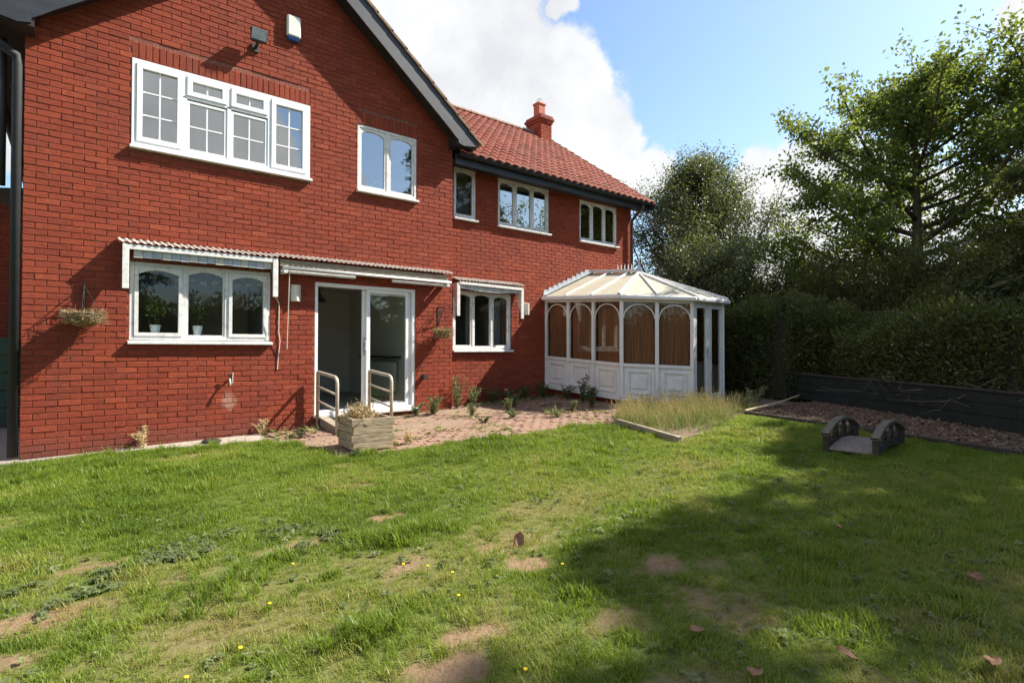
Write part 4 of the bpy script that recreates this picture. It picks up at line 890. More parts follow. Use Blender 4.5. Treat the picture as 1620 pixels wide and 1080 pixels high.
def hanging_basket(x, y, z, r_, label, blabel, out, zb):
    t = thing('basket_bracket', blabel, 'bracket', (x, y, zb-.3), 'wrought iron basket brackets')
    w = MB(); w.box(x-.012, x+.012, y-.012, y-.001, zb-.32, zb+.03); w.build('backplate', 'iron', t)
    w = MB(); w.tube([(x, y-.008, zb), (x, y-out*.5, zb+.015), (x, y-out-.01, zb), (x, y-out-.02, zb+.03)], .007, 6); w.build('arm', 'iron', t)
    sc = [(x, y-.012-out*.75*k/14-.015*math.sin(k), zb-.30+.27*(k/14)+.02*math.sin(k*1.1)) for k in range(15)]; w = MB(); w.tube(sc, .008, 6)
    w.tube([(x, y-out*.45+.05*math.cos(a)*(1-a/14), zb-.09+.05*math.sin(a)*(1-a/14)) for a in [i*.6 for i in range(18)]], .006, 5); w.build('scroll', 'iron', t)
    c = Vector((x, y-out, z))
    b_ = thing('hanging_basket', label, 'hanging basket', tuple(c-Vector((0, 0, r_*.75))), 'hanging baskets')
    V = []; F = []; nu, nv = 20, 7
    for i in range(nv+1):
        ph = math.pi/2*i/nv
        for k in range(nu):
            th = 2*math.pi*k/nu; rr = r_*math.sin(ph)*(1+.10*math.sin(3*th+x)+rnd.uniform(-.06, .06)); V.append((c.x+rr*math.cos(th), c.y+rr*math.sin(th), c.z-r_*.85*math.cos(ph)+rnd.uniform(-.012, .012)*i/nv))
    for i in range(nv):
        for k in range(nu): F.append((i*nu+k, i*nu+(k+1) % nu, (i+1)*nu+(k+1) % nu, (i+1)*nu+k))
    V.append((c.x, c.y, c.z-.02)); 
    for k in range(nu): F.append((nv*nu+k, nv*nu+(k+1) % nu, len(V)-1, len(V)-1))
    w = MB(); w.add(V, [f if len(set(f)) == 4 else f[:3] for f in F]); w.build('liner', 'coir', b_)
    w = MB()
    for k in range(3):
        a = 2*math.pi*k/3+.4; w.tube([c+Vector((math.cos(a)*r_, math.sin(a)*r_, 0)), (x, y-out-.012, zb)], .003, 5)
    w.build('chain', 'iron', b_)
    w = MB(); w.tube([c+Vector((math.cos(a)*r_*1.02, math.sin(a)*r_*1.02, 0)) for a in [2*math.pi*k/24 for k in range(25)]], .006, 5, cap=False); w.build('rim', 'iron', b_)
    n = 900; th = rng.uniform(0, 2*np.pi, n); rr = r_*np.sqrt(rng.uniform(.1, 1.2, n)); p0 = np.stack([c.x+rr*np.cos(th), c.y+rr*np.sin(th), c.z+rng.uniform(-.13, .05, n)*np.minimum(1, rr/r_)], -1)
    dr = np.stack([np.cos(th)*.8+rng.normal(0, .5, n), np.sin(th)*.8+rng.normal(0, .5, n), rng.normal(.25, .6, n)], -1)
    LEAF(p0, dr, rng.uniform(.03, .09, n), rng.uniform(.005, .012, n), rng.uniform(0, 1, n), 'dry_stems', 'leaf_dry', b_)
def unit(v): return v/np.maximum(np.linalg.norm(v, axis=-1, keepdims=True), 1e-9)
def LEAF(P, Dr, ln, wd, tint, name, mat, parent=None, loc=None, droop=None):
    """one folded leaf-shaped face per point"""
    n = len(P); d = unit(Dr); up = rng.normal(0, 1, (n, 3)); up[:, 2] += .6; s = unit(np.cross(d, up)); nn = np.cross(s, d)
    ln = np.asarray(ln)[:, None]; wd = np.asarray(wd)[:, None]
    V = np.empty((n, 4, 3)); V[:, 0] = P; V[:, 1] = P+d*ln*.45+s*wd*.5+nn*wd*.18; V[:, 2] = P+d*ln; V[:, 3] = P+d*ln*.45-s*wd*.5+nn*wd*.18
    F = np.arange(n*4).reshape(n, 4)
    return np_mesh(name, V.reshape(-1, 3), F, mat, parent, loc, {'tint': np.repeat(np.asarray(tint), 4)})
hanging_basket(.57, 0, 1.70, .185, 'dried-out hanging basket on the brick wall left of the kitchen window', 'scrolled iron bracket above the dried basket left of the kitchen window', .20, 2.05)
hanging_basket(5.60, 0, 1.60, .15, 'dried-out hanging basket on the brick wall between patio door and wing window', 'scrolled iron bracket between patio door and wing window', .20, 2.02)

t = thing('outside_tap', 'brass outside tap with hose end on the brick wall below the kitchen window', 'tap', (2.19, 0, .82))
w = MB(); w.tube([(2.19, -.002, .85), (2.19, -.07, .86), (2.19, -.10, .82), (2.19, -.105, .77)], .013, 8); w.build('spout', 'grey_box', t, smooth=True)
w = MB(); w.tube([(2.19, -.06, .86), (2.19, -.06, .92)], .008, 6); w.box(2.16, 2.22, -.067, -.053, .918, .93); w.build('handle', 'iron', t)
w = MB(); w.tube([(2.24, -.012, .95), (2.235, -.012, .80)], .008, 6); w.build('pipe', 'grey_box', t)
o = MB().tube([(5.30, -.002, .80), (5.30, -.10, .80)], .045, 12).build('flue_pipe', 'iron', None, (5.30, 0, .75)); tag(o, 'short dark flue pipe sticking out right of the patio door', 'pipe')
w = MB(); w.tube([(2.80, -.006, 2.05), (2.83, -.012, 2.02), (2.86, -.012, 1.95), (2.855, -.012, 1.55), (2.875, -.012, 1.40), (2.855, -.012, 1.20), (2.84, -.012, .98)], .007, 6); o = w.build('hanging_cable', 'cable', None, (2.85, 0, .98)); tag(o, 'thin pale cable hanging down the bricks beside the kitchen window', 'cable')
w = MB(); w.tube([(2.955, -.19, 2.44), (2.962, -.06, 1.28)], .006, 6); w.tube([(2.955, -.20, 2.475), (2.955, -.19, 2.44)], .004, 5); o = w.build('awning_rod', 'cable', None, (2.96, -.06, 1.28)); tag(o, 'thin cranking rod hanging from the awning bar', 'rod')
o = MB().lathe([(.11, 0), (.12, .02), (.10, .035), (.07, .04)], (1.93, -.30, gzf(1.93, -.3)+.004), 18).build('drain_cover', 'iron', None, (1.93, -.3, gzf(1.93, -.3))); tag(o, 'round dark drain cover in the concrete strip under the kitchen window', 'drain cover')

# ------------------------------------------------------------------ seen through the windows
for x, y, hh, lab in ((1.33, .20, .42, 'bushy topiary plant in a white pot behind the left kitchen pane'), (1.83, .20, .34, 'small ball-headed plant in a white pot behind the middle kitchen pane')):
    zb = 1.475; t = thing('potted_plant', lab, 'plant', (x, y, zb), 'pot plants on the kitchen sill')
    MB().lathe([(.045, 0), (.066, .13), (.06, .13), (.055, .115)], (x, y, zb), 16).build('pot', 'pot_white', t, smooth=False)
    w = MB(); w.tube([(x, y, zb+.1), (x+.005, y, zb+.28)], .006, 6); w.build('stem', 'bark', t)
    n = 260 if hh > .4 else 150; sg = .075 if hh > .4 else .055
    P = np.array([x, y, zb+.15+hh*.55])+rng.normal(0, 1, (n, 3))*[sg, sg, sg*1.2]; LEAF(P, rng.normal(0, 1, (n, 3)), rng.uniform(.03, .05, n), rng.uniform(.016, .026, n), rng.uniform(.3, 1, n), 'foliage', 'leaf_cherry', t)
part('inner_sill', 'white_paint', [(1.0, 2.77, .085, .30, 1.44, 1.472)])
w = MB(); n = 60
for i in range(n):
    x0 = 1.08+1.60*i/n; x1 = 1.08+1.60*(i+1)/n; y0 = .30+.012*math.sin(i*1.3); y1 = .30+.012*math.sin((i+1)*1.3); z0 = 2.10+.012*math.sin(i*.9); w.add([(x0, y0, z0), (x1, y1, 2.10+.012*math.sin((i+1)*.9)), (x1, y1, 2.42), (x0, y0, 2.42)], [(0, 1, 2, 3)])
o = w.build('window_valance', 'valance', None, (1.9, .3, 2.1), fix=False); tag(o, 'dark blue patterned valance across the top of the kitchen window', 'valance')
w = MB()
for i in range(11):
    c = Vector((1.16+i*.15, .278, 2.235+.02*math.sin(i*2.1)))
    w.tube([c+Vector((.035*math.cos(a), 0, .016*math.sin(a))) for a in [2*math.pi*k/12 for k in range(13)]], .006, 4, cap=False)
ro = w.build('printed_ring', 'net', o); 
t = thing('tall_fridge', 'tall pale fridge inside the open patio door', 'fridge', (3.95, 2.6, .27)); MB().box(3.5, 4.15, 2.6, 3.25, .27, 1.98).build('cabinet', 'fridge_grey', t, bevel=.01); MB().box(3.51, 4.14, 2.585, 2.598, .9, 1.97).build('fridge_door', 'fridge_grey', t, bevel=.005); MB().box(3.51, 4.14, 2.585, 2.598, .32, .89).build('freezer_door', 'fridge_grey', t, bevel=.005)
t = thing('pendant_lamp', 'dark dome pendant lamp hanging inside the patio door', 'lamp', (3.93, 1.4, 2.14)); MB().lathe([(.135, 0), (.12, .04), (.06, .11), (.04, .17), (.03, .25)], (3.93, 1.4, 2.14), 18).build('shade', 'lamp_black', t); MB().tube([(3.93, 1.4, 2.38), (3.93, 1.4, 2.62)], .006, 6).build('flex', 'lamp_black', t)
t = thing('radiator', 'white panel radiator on the wall behind the glass of the patio door', 'radiator', (5.4, 2.2, .40)); MB().box(5.53, 5.60, 1.6, 2.9, .42, 1.02).build('panel', 'inner_wall', t, bevel=.01); MB().box(5.40, 5.645, 1.5, 3.0, 1.10, 1.14).build('shelf', 'timber_dark', t)
for x0, x1, clab in ((6.16, 6.34, 'grey-green curtain behind the left light of the wing ground floor window'), (6.62, 6.80, 'grey-green curtain behind the middle light of the wing ground floor window'), (7.28, 7.48, 'grey-green curtain behind the light nearest the conservatory')):
    w = MB(); n = 14
    for i in range(n): a, b_ = x0+(x1-x0)*i/n, x0+(x1-x0)*(i+1)/n; w.add([(a, D+.34+.02*math.sin(i*1.7), 1.30), (b_, D+.34+.02*math.sin((i+1)*1.7), 1.30), (b_, D+.34+.02*math.sin((i+1)*1.7), 2.42), (a, D+.34+.02*math.sin(i*1.7), 2.42)], [(0, 1, 2, 3)])
    o = w.build('curtain', 'curtain', None, ((x0+x1)/2, D+.34, 1.3), fix=False); tag(o, clab, 'curtain', 'curtains behind the wing window')

# ------------------------------------------------------------------ ramp with handrails
rz0 = .235; rz1 = gzf(3.9, -.95)+.05; ry0, ry1 = -.09, -.95; rx0, rx1 = 3.44, 4.22
RAMP = thing('door_ramp', 'short timber ramp with tubular handrails at the patio door', 'ramp', (3.83, -.5, gzf(3.83, -.5)))
npk = 7
for i in range(npk):
    t0, t1 = i/npk, (i+1)/npk-.012; ya, yb = ry0+(ry1-ry0)*t0, ry0+(ry1-ry0)*t1; za, zb = rz0+(rz1-rz0)*t0, rz0+(rz1-rz0)*t1
    MB().add([(rx0, ya, za-.03), (rx1, ya, za-.03), (rx1, yb, zb-.03), (rx0, yb, zb-.03), (rx0, ya, za), (rx1, ya, za), (rx1, yb, zb), (rx0, yb, zb)], [(0, 1, 2, 3), (7, 6, 5, 4), (0, 4, 5, 1), (1, 5, 6, 2), (2, 6, 7, 3), (3, 7, 4, 0)]).build('deck_board', 'timber_grey', RAMP, bevel=.003)
for x in (rx0+.03, rx1-.03): MB().beam((x, ry0, rz0-.08), (x, ry1, rz1-.06), .05, .10).build('stringer', 'timber_grey', RAMP)
for x in (rx0-.03, rx1+.03):
    yt, yb = -.10, -.90; zt0 = .93; zt1 = .87; gb = gzf(x, yb); gt = gzf(x, yt)
    w = MB(); w.tube([(x, yt, gt), (x, yt, zt0-.01), (x, yt-.03, zt0), (x, yb+.09, zt1+.012), (x, yb+.03, zt1-.01), (x, yb, zt1-.07), (x, yb, gb)], .026, 10); w.build('handrail', 'rail_metal', RAMP, smooth=True)
    for dz in (.22, .44):
        w = MB(); w.tube([(x, yt, zt0-dz), (x, yb, zt1-.02-dz)], .018, 8); w.build('mid_rail', 'rail_metal', RAMP, smooth=True)

# ------------------------------------------------------------------ timber planter
px0, px1, py0, py1 = 3.10, 3.60, -2.30, -1.72; pg = gzf(3.3, -2.0)+.006
def planter_map(v):
    c = Vector((3.35, -2.0, 0)); q = v-c; a = R(-4); return c+Vector((q.x*math.cos(a)-q.y*math.sin(a), q.x*math.sin(a)+q.y*math.cos(a), q.z))
PL = thing('timber_planter', 'square weathered timber planter box on the paving', 'planter', (3.35, -2.0, pg))
for k in range(4):
    z0 = pg+.02+k*.095; z1 = z0+.09; e = .022*(k % 2)
    for q in ((px0-e, px1+e, py0, py0+.035), (px0-e, px1+e, py1-.035, py1)): MB().box(q[0], q[1], q[2], q[3], z0, z1).map(planter_map).build('board', 'planter_wood', PL, bevel=.004)
    e2 = .022*((k+1) % 2)
    for q in ((px0, px0+.035), (px1-.035, px1)): MB().box(q[0], q[1], py0+.0355 if not e2 else py0-e2*0+.0355, py1-.0355, z0+.001, z1-.001).map(planter_map).build('board', 'planter_wood', PL, bevel=.004)
for x in (px0+.05, px1-.10):
    for y in (py0+.05, py1-.10): MB().box(x, x+.05, y, y+.05, pg-.002, pg+.38).map(planter_map).build('corner_post', 'planter_wood', PL)
MB().box(px0+.036, px1-.036, py0+.036, py1-.036, pg+.05, pg+.33).map(planter_map).build('soil', 'soil', PL)
pl = thing('dry_plant', 'withered straw-coloured plant in the timber planter', 'plant', (3.33, -2.0, pg+.33))
n = 1500; cl = rng.integers(0, 9, n); cc = np.stack([rng.uniform(-.15, .15, 9), rng.uniform(-.17, .17, 9), rng.uniform(.0, .05, 9)], -1)
P = np.array([3.33, -2.0, pg+.37])+cc[cl]*[1, 1, 1.6]+rng.normal(0, 1, (n, 3))*[.055, .055, .05]; LEAF(P, rng.normal(0, 1, (n, 3))+[0, 0, .4], rng.uniform(.03, .10, n), rng.uniform(.006, .018, n), rng.beta(3, 1.3, n), 'dry_foliage', 'leaf_dry', pl)
w = MB()
for k in range(22):
    a = rnd.uniform(0, 6.28); r_ = rnd.uniform(.05, .2); w.tube([(3.33+rnd.uniform(-.1, .1), -2.0+rnd.uniform(-.1, .1), pg+.32), (3.33+r_*.6*math.cos(a), -2+r_*.6*math.sin(a), pg+.42), (3.33+r_*math.cos(a), -2+r_*math.sin(a), pg+.44)], [.004, .003, .002], 5)
w.build('stem', 'straw', pl)

# ------------------------------------------------------------------ ornamental bridge
BR = thing('garden_bridge', 'small arched wooden garden bridge at the edge of the shaded lawn', 'bridge', (7.5, -6.18, gzf(7.5, -6.18)))
bc = Vector((7.52, -6.17, gzf(7.5, -6.2))); ba = R(4)
def bmap(v): return Vector((bc.x+v[0]*math.cos(ba)-v[1]*math.sin(ba), bc.y+v[0]*math.sin(ba)+v[1]*math.cos(ba), bc.z+v[2]))
bl, bw = 1.06, .42
deck = lambda u: .035+.07*(1-(2*u/bl)**2); railz = lambda u: .185+.125*(1-(2*u/bl)**2)
nb = 13
for i in range(nb):
    u0 = -bl/2+bl*i/nb; u1 = u0+bl/nb-.010; MB().add([(u0, -bw/2, deck(u0)-.02), (u1, -bw/2, deck(u1)-.02), (u1, bw/2, deck(u1)-.02), (u0, bw/2, deck(u0)-.02), (u0, -bw/2, deck(u0)), (u1, -bw/2, deck(u1)), (u1, bw/2, deck(u1)), (u0, bw/2, deck(u0))],
       [(0, 3, 2, 1), (4, 5, 6, 7), (0, 1, 5, 4), (1, 2, 6, 5), (2, 3, 7, 6), (3, 0, 4, 7)]).map(bmap).build('deck_board', 'deck_grey', BR, bevel=.003)
for s in (-1, 1):
    yo = s*(bw/2+.025)
    w = MB(); us = [-bl/2-.03+(bl+.06)*i/12 for i in range(13)]
    for a, b_ in zip(us[:-1], us[1:]):
        w.add([(a, yo-.038, railz(a)), (b_, yo-.038, railz(b_)), (b_, yo+.038, railz(b_)), (a, yo+.038, railz(a)), (a, yo-.038, railz(a)+.028), (b_, yo-.038, railz(b_)+.028), (b_, yo+.038, railz(b_)+.028), (a, yo+.038, railz(a)+.028)], [(0, 3, 2, 1), (4, 5, 6, 7), (0, 1, 5, 4), (2, 3, 7, 6)])
    w.map(bmap).build('handrail', 'rail_wood', BR)
    w = MB()
    for a, b_ in zip(us[1:-2], us[2:-1]):
        w.add([(a, yo-.018, deck(a)-.05), (b_, yo-.018, deck(b_)-.05), (b_, yo+.018, deck(b_)-.05), (a, yo+.018, deck(a)-.05), (a, yo-.018, deck(a)+.03), (b_, yo-.018, deck(b_)+.03), (b_, yo+.018, deck(b_)+.03), (a, yo+.018, deck(a)+.03)], [(0, 3, 2, 1), (4, 5, 6, 7), (0, 1, 5, 4), (2, 3, 7, 6)])
    w.map(bmap).build('side_beam', 'timber_dark', BR)
    for u in (-bl/2+.02, bl/2-.02): MB().box(u-.03, u+.03, yo-.03, yo+.03, -.03, railz(u)-.002).map(bmap).build('post', 'timber_dark', BR, bevel=.003)
    for k in range(7):
        u = -bl/2+.11+(bl-.22)*k/6; du = .10 if k % 2 else -.10; u2 = max(-bl/2+.06, min(bl/2-.06, u+du))
        MB().beam(bmap((u, yo, deck(u)+.03)), bmap((u2, yo, railz(u2)-.002)), .026, .05, (math.cos(ba), math.sin(ba), 0)).build('baluster', 'timber_dark', BR)
    
# ------------------------------------------------------------------ timber edgings, beds, bark path, low fence
BED = [(6.75, -3.16), (6.27, -4.58), (7.3, -4.45), (8.9, -3.95), (11.2, -3.75), (11.6, -2.9), (11.34, -1.8), (10.42, -2.66), (9.42, -2.66), (8.5, -1.8), (7.6, -2.5)]
sheet('flower_bed', np.arange(6, 12, .1), np.arange(-4.8, -1.6, .1), lambda x, y: gz(x, y)+.012+.03*(fbm(x*3, y*3, 8, 3)-.5), 'soil', lambda x, y: point_in(BED, x, y))
BARK = [(8.9, -4.0), (8.50, -6.07), (8.20, -7.41), (7.95, -10), (9.4, -10), (9.45, -8.1), (9.85, -7.1), (10.45, -6.2), (11.1, -5.0), (11.7, -3.95), (11.2, -3.8)]
sheet('bark_path', np.arange(7.5, 12.2, .1), np.arange(-10.2, -3.6, .1), lambda x, y: gz(x, y)+.012+.02*(fbm(x*3, y*3, 18, 3)-.5), 'soil', lambda x, y: point_in(BARK, x, y))
def edging(p, q, h, label, mat='timber_dark', wd=.07):
    z0, z1 = gzf(*p), gzf(*q); w = MB(); w.beam((p[0], p[1], z0+h/2-.03), (q[0], q[1], z1+h/2-.03), wd, h+.06); o = w.build('timber_edging', mat, None, ((p[0]+q[0])/2, (p[1]+q[1])/2, min(z0, z1)), bevel=.006); tag(o, label, 'edging', 'timber edgings')
edging((6.74, -3.20), (6.24, -4.60), .085, 'timber sleeper edging the grassy bed beside the sunny lawn', 'timber_grey')
edging((8.90, -4.02), (8.47, -6.07), .06, 'timber edging between lawn and bark from the grassy bed to the bridge')
edging((8.465, -6.09), (8.17, -7.41), .06, 'timber edging between lawn and bark on past the bridge')
edging((8.165, -7.43), (7.93, -9.6), .06, 'timber edging between lawn and bark running on into deep shade')
w = MB(); w.tube([(8.95, -3.98, gzf(9, -4)+.06), (10.2, -3.93, gzf(10.2, -4)+.10), (11.25, -3.82, gzf(11.2, -3.8)+.16)], [.02, .017, .01], 7); o = w.build('fallen_pole', 'sawn_wood', None, (10.1, -3.9, .3)); tag(o, 'thin pale pole lying along the edge of the bed', 'pole')
FPTS = [(12.3, -2.9), (11.75, -3.9), (11.15, -5.0), (10.5, -6.2), (9.9, -7.1), (9.45, -8.1), (9.35, -10.0)]
FEN = thing('low_fence', 'low dark painted board fence along the bark path', 'fence', (10.8, -5.6, gzf(10.8, -5.6)))
for a, b_ in zip(FPTS[:-1], FPTS[1:]):
    za, zb = gzf(*a), gzf(*b_)
    for k in range(3): MB().beam((*a, za+.10+.165*k), (*b_, zb+.10+.165*k), .028, .157).build('board', 'fence_dark', FEN, bevel=.004)
    MB().beam((*a, za+.525), (*b_, zb+.525), .075, .03).build('capping', 'timber_grey' if a[0] > 99 else 'timber_dark', FEN, bevel=.004)
    MB().box(a[0]+.03, a[0]+.10, a[1]-.03, a[1]+.04, za-.05, za+.50).build('post', 'fence_dark', FEN)

# ------------------------------------------------------------------ left side: outbuilding, gate, hose
OB = thing('brick_outbuilding', 'red brick outbuilding with a dark roof edge down the side passage', 'outbuilding', (-2.6, 4.3, 0))
MB().box(-5, -.16, 4.2, 4.45, -.1, 3.75).build('wall', 'mortar', OB)
V = []; F = []; T = []
for n_ in range(0, 50):
    s = -2.2-(.1125 if n_ % 2 else 0)
    while s < -.17:
        q0, q1 = s, min(s+.215, -.162); s += .225
        if q1-q0 < .03: continue
        vs, fs = bgeo(q1-q0, .065, brg); b0 = len(V); V += [(a+(q0+q1)/2, 4.19+y, z+n_*.075+.03) for a, y, z in vs]; F += [tuple(b0+i for i in f) for f in fs]; T += [btint()]*len(vs)
o = np_mesh('bricks', V, F, 'brick', OB, attrs={'tint': T}); o['kind'] = 'stuff'
w = MB(); w.prism([(-5.2, 3.2), (-.02, 3.98), (-.02, 4.06), (-5.2, 3.28)], 4.0, 8.5); w.build('roof', 'soffit', OB)
GT = thing('green_gate', 'dark green boarded gate down the side passage', 'gate', (-.75, 3.5, gzf(-.7, 3.5)))
for k in range(5): MB().box(-1.35, -.17, 3.48, 3.51, .04+k*.285, .04+k*.285+.275).build('board', 'gate_green', GT, bevel=.006)
for x in (-1.3, -.28): MB().box(x, x+.08, 3.512, 3.56, -.03, 1.46).build('gate_post', 'gate_green', GT)
w = MB(); w.tube([(-.22, 3.44, 1.45), (-.24, 3.43, 1.25), (-.22, 3.43, 1.10), (-.27, 3.43, .90), (-.27, 3.43, .65), (-.21, 3.43, .48)], .018, 8); o = w.build('garden_hose', 'hose_green', None, (-.24, 3.43, .48)); tag(o, 'yellow-green hose hanging against the green gate', 'hose')

# ------------------------------------------------------------------ scattered ground cover (stuff)
def blade_mesh(name, nb, rad, h0, h1, wd, lean, mat, seg=3, curl=1.0, heads=0):
    V = []; F = []
    for i in range(nb):
        a = rnd.uniform(0, 6.283); r_ = rad*math.sqrt(rnd.random()); x, y = r_*math.cos(a), r_*math.sin(a); h = rnd.uniform(h0, h1); az = rnd.uniform(0, 6.283); ln = rnd.uniform(.2, 1)*lean
        dx, dy = math.cos(az), math.sin(az); sx, sy = -dy, dx; b0 = len(V); w_ = wd*rnd.uniform(.7, 1.2)
        for k in range(seg+1):
            t = k/seg; out = h*ln*t**(1.6*curl); z = h*(t-.35*ln*t*t); ww = w_*(1-t**1.8)*.5+.0003
            V += [(x+dx*out-sx*ww, y+dy*out-sy*ww, z), (x+dx*out+sx*ww, y+dy*out+sy*ww, z)]
        for k in range(seg): F.append((b0+2*k, b0+2*k+1, b0+2*k+3, b0+2*k+2))
        if i < heads:                                   # seed heads
            tip = V[-1]
            for q in range(7):
                b0 = len(V); aa = rnd.uniform(0, 6.28); zz = tip[2]-q*h*.028; s = .006+.004*rnd.random()
                V += [(tip[0], tip[1], zz), (tip[0]+math.cos(aa)*s, tip[1]+math.sin(aa)*s, zz+.01), (tip[0], tip[1], zz+.022), (tip[0]-math.cos(aa)*s*.4, tip[1]-math.sin(aa)*s*.4, zz+.012)]; F.append((b0, b0+1, b0+2, b0+3))
    me = bpy.data.meshes.new(name); me.from_pydata(V, [], F); me.materials.append(MAT[mat]); return me
def rosette_mesh(name, nl, l0, l1, wd, tilt, mat):
    V = []; F = []
    for i in range(nl):
        az = 6.283*i/nl+rnd.uniform(-.4, .4); l = rnd.uniform(l0, l1); dx, dy = math.cos(az), math.sin(az); sx, sy = -dy, dx; b0 = len(V); ti = rnd.uniform(.2, 1)*tilt; w_ = wd*rnd.uniform(.7, 1.2)
        for t, ww in ((0, .12), (.3, .8), (.65, 1.0), (1, .1)):
            z = .008+l*(ti*t-.35*ti*t*t*1.6); V += [(dx*l*t-sx*w_*ww*.5, dy*l*t-sy*w_*ww*.5, z+.006*ww), (dx*l*t+sx*w_*ww*.5, dy*l*t+sy*w_*ww*.5, z+.006*ww)]
        for k in range(3): F.append((b0+2*k, b0+2*k+1, b0+2*k+3, b0+2*k+2))
    me = bpy.data.meshes.new(name); me.from_pydata(V, [], F); me.materials.append(MAT[mat]); return me
def scatter(name, P, rot, scl, tint, idx, meshes, mat, label, cat):
    cl = bpy.data.collections.new(name+'_source')
    for i, me in enumerate(meshes):
        q = bpy.data.objects.new('%s_%02d' % (name, i), me); cl.objects.link(q)
    me = bpy.data.meshes.new(name); n = len(P); me.vertices.add(n); me.vertices.foreach_set('co', np.asarray(P, np.float32).ravel())
    a = me.attributes.new('rot', 'FLOAT_VECTOR', 'POINT'); a.data.foreach_set('vector', np.asarray(rot, np.float32).ravel())
    a = me.attributes.new('scl', 'FLOAT', 'POINT'); a.data.foreach_set('value', np.asarray(scl, np.float32))
    a = me.attributes.new('tint', 'FLOAT', 'POINT'); a.data.foreach_set('value', np.asarray(tint, np.float32))
    a = me.attributes.new('idx', 'INT', 'POINT'); a.data.foreach_set('value', np.asarray(idx, np.int32))
    me.materials.append(MAT[mat]); o = bpy.data.objects.new(name, me); col.objects.link(o)
    ng = bpy.data.node_groups.new(name, 'GeometryNodeTree'); ng.interface.new_socket('Geometry', in_out='INPUT', socket_type='NodeSocketGeometry'); ng.interface.new_socket('Geometry', in_out='OUTPUT', socket_type='NodeSocketGeometry')
    gi = ng.nodes.new('NodeGroupInput'); go = ng.nodes.new('NodeGroupOutput'); ip = ng.nodes.new('GeometryNodeInstanceOnPoints'); ci = ng.nodes.new('GeometryNodeCollectionInfo')
    ci.inputs['Collection'].default_value = cl; ci.inputs['Separate Children'].default_value = True; ci.inputs['Reset Children'].default_value = True
    def na(t, nm):
        q = ng.nodes.new('GeometryNodeInputNamedAttribute'); q.data_type = t; q.inputs['Name'].default_value = nm; return q.outputs['Attribute']
    er = ng.nodes.new('FunctionNodeEulerToRotation'); L = ng.links.new
    L(na('FLOAT_VECTOR', 'rot'), er.inputs[0]); L(er.outputs[0], ip.inputs['Rotation']); L(na('FLOAT', 'scl'), ip.inputs['Scale']); L(na('INT', 'idx'), ip.inputs['Instance Index'])
    ip.inputs['Pick Instance'].default_value = True; L(ci.outputs[0], ip.inputs['Instance']); L(gi.outputs[0], ip.inputs['Points']); L(ip.outputs[0], go.inputs[0])
    md = o.modifiers.new('scatter', 'NODES'); md.node_group = ng
    tag(o, label, cat, None, 'stuff'); return o
def rand_in(poly, n, x0, x1, y0, y1):
    x = rng.uniform(x0, x1, n); y = rng.uniform(y0, y1, n); k = point_in(poly, x, y); return x[k], y[k]
def in_view(x, y, m=1.08):                               # skip what lies far outside the view and its surroundings
    d = np.stack([x-CAM[0], y-CAM[1]], -1); z = d@c_f[:2]; s = d@c_r[:2]; return (z > -0.6) & (np.abs(s) < (z+.6)*1.15*m+1.2)
x, y = rand_in(LAWN, 135000, -3, 9, -9.2, -.25); k = in_view(x, y); x, y = x[k], y[k]
dist = np.hypot(x-CAM[0], y-CAM[1]); W = wear(x, y)
wd_ = np.zeros(len(x))
xd = x+.12*(vnoise(x*6, y*6, 51)-.5); yd = y+.12*(vnoise(x*6, y*6, 52)-.5)
for bx, by, rx, ry in WEEDS: wd_ = np.maximum(wd_, np.clip(1.3-((xd-bx)/rx)**2-((yd-by)/ry)**2, 0, 1))
prob = np.clip(1.08-W*1.12, .0, 1)*np.clip(1.0-.45*wd_, 0, 1)
prob = np.maximum(prob, np.where(W < 1.05, .16, .05)); k = rng.random(len(x)) < prob; x, y, dist, W, wd_ = x[k], y[k], dist[k], W[k], wd_[k]
n = len(x)
lush = fbm(x*1.7, y*1.7, 31, 3)
tint = np.clip(.41+.05*np.clip((-4-y)/2, 0, 1)+(fbm(x*1.1, y*1.5, 77, 4)-.5)*1.2+W*.7+rng.normal(0, .14, n)-.10*np.clip((y+4.2)/2, 0, 1), 0, 1)
scl = (.45+.58*lush)*rng.uniform(.65, 1.2, n)*(1-.45*np.clip(W, 0, 1))*(1+.35*np.clip((y+4.2)/2, 0, 1))
scl = scl*(1+.75*np.clip((fbm(x*6.5, y*6.5, 33, 2)-.60)*6, 0, 1))
tufts = [blade_mesh('tuft', 13, .045, .030, .062, .0048, .9, 'grass', 3) for i in range(5)]+[blade_mesh('tuft', 9, .03, .045, .085, .0042, 1.1, 'grass', 3) for i in range(2)]
P = np.stack([x, y, lawn_z(x, y)-.002], -1); rot = np.stack([rng.normal(0, .12, n), rng.normal(0, .12, n), rng.uniform(0, 6.28, n)], -1)
scatter('lawn_grass', P, rot, scl, tint, rng.choice(7, n, p=[.17, .17, .17, .17, .16, .08, .08]), tufts, 'grass', 'rough sunlit and shaded lawn grass with worn patches', 'grass')
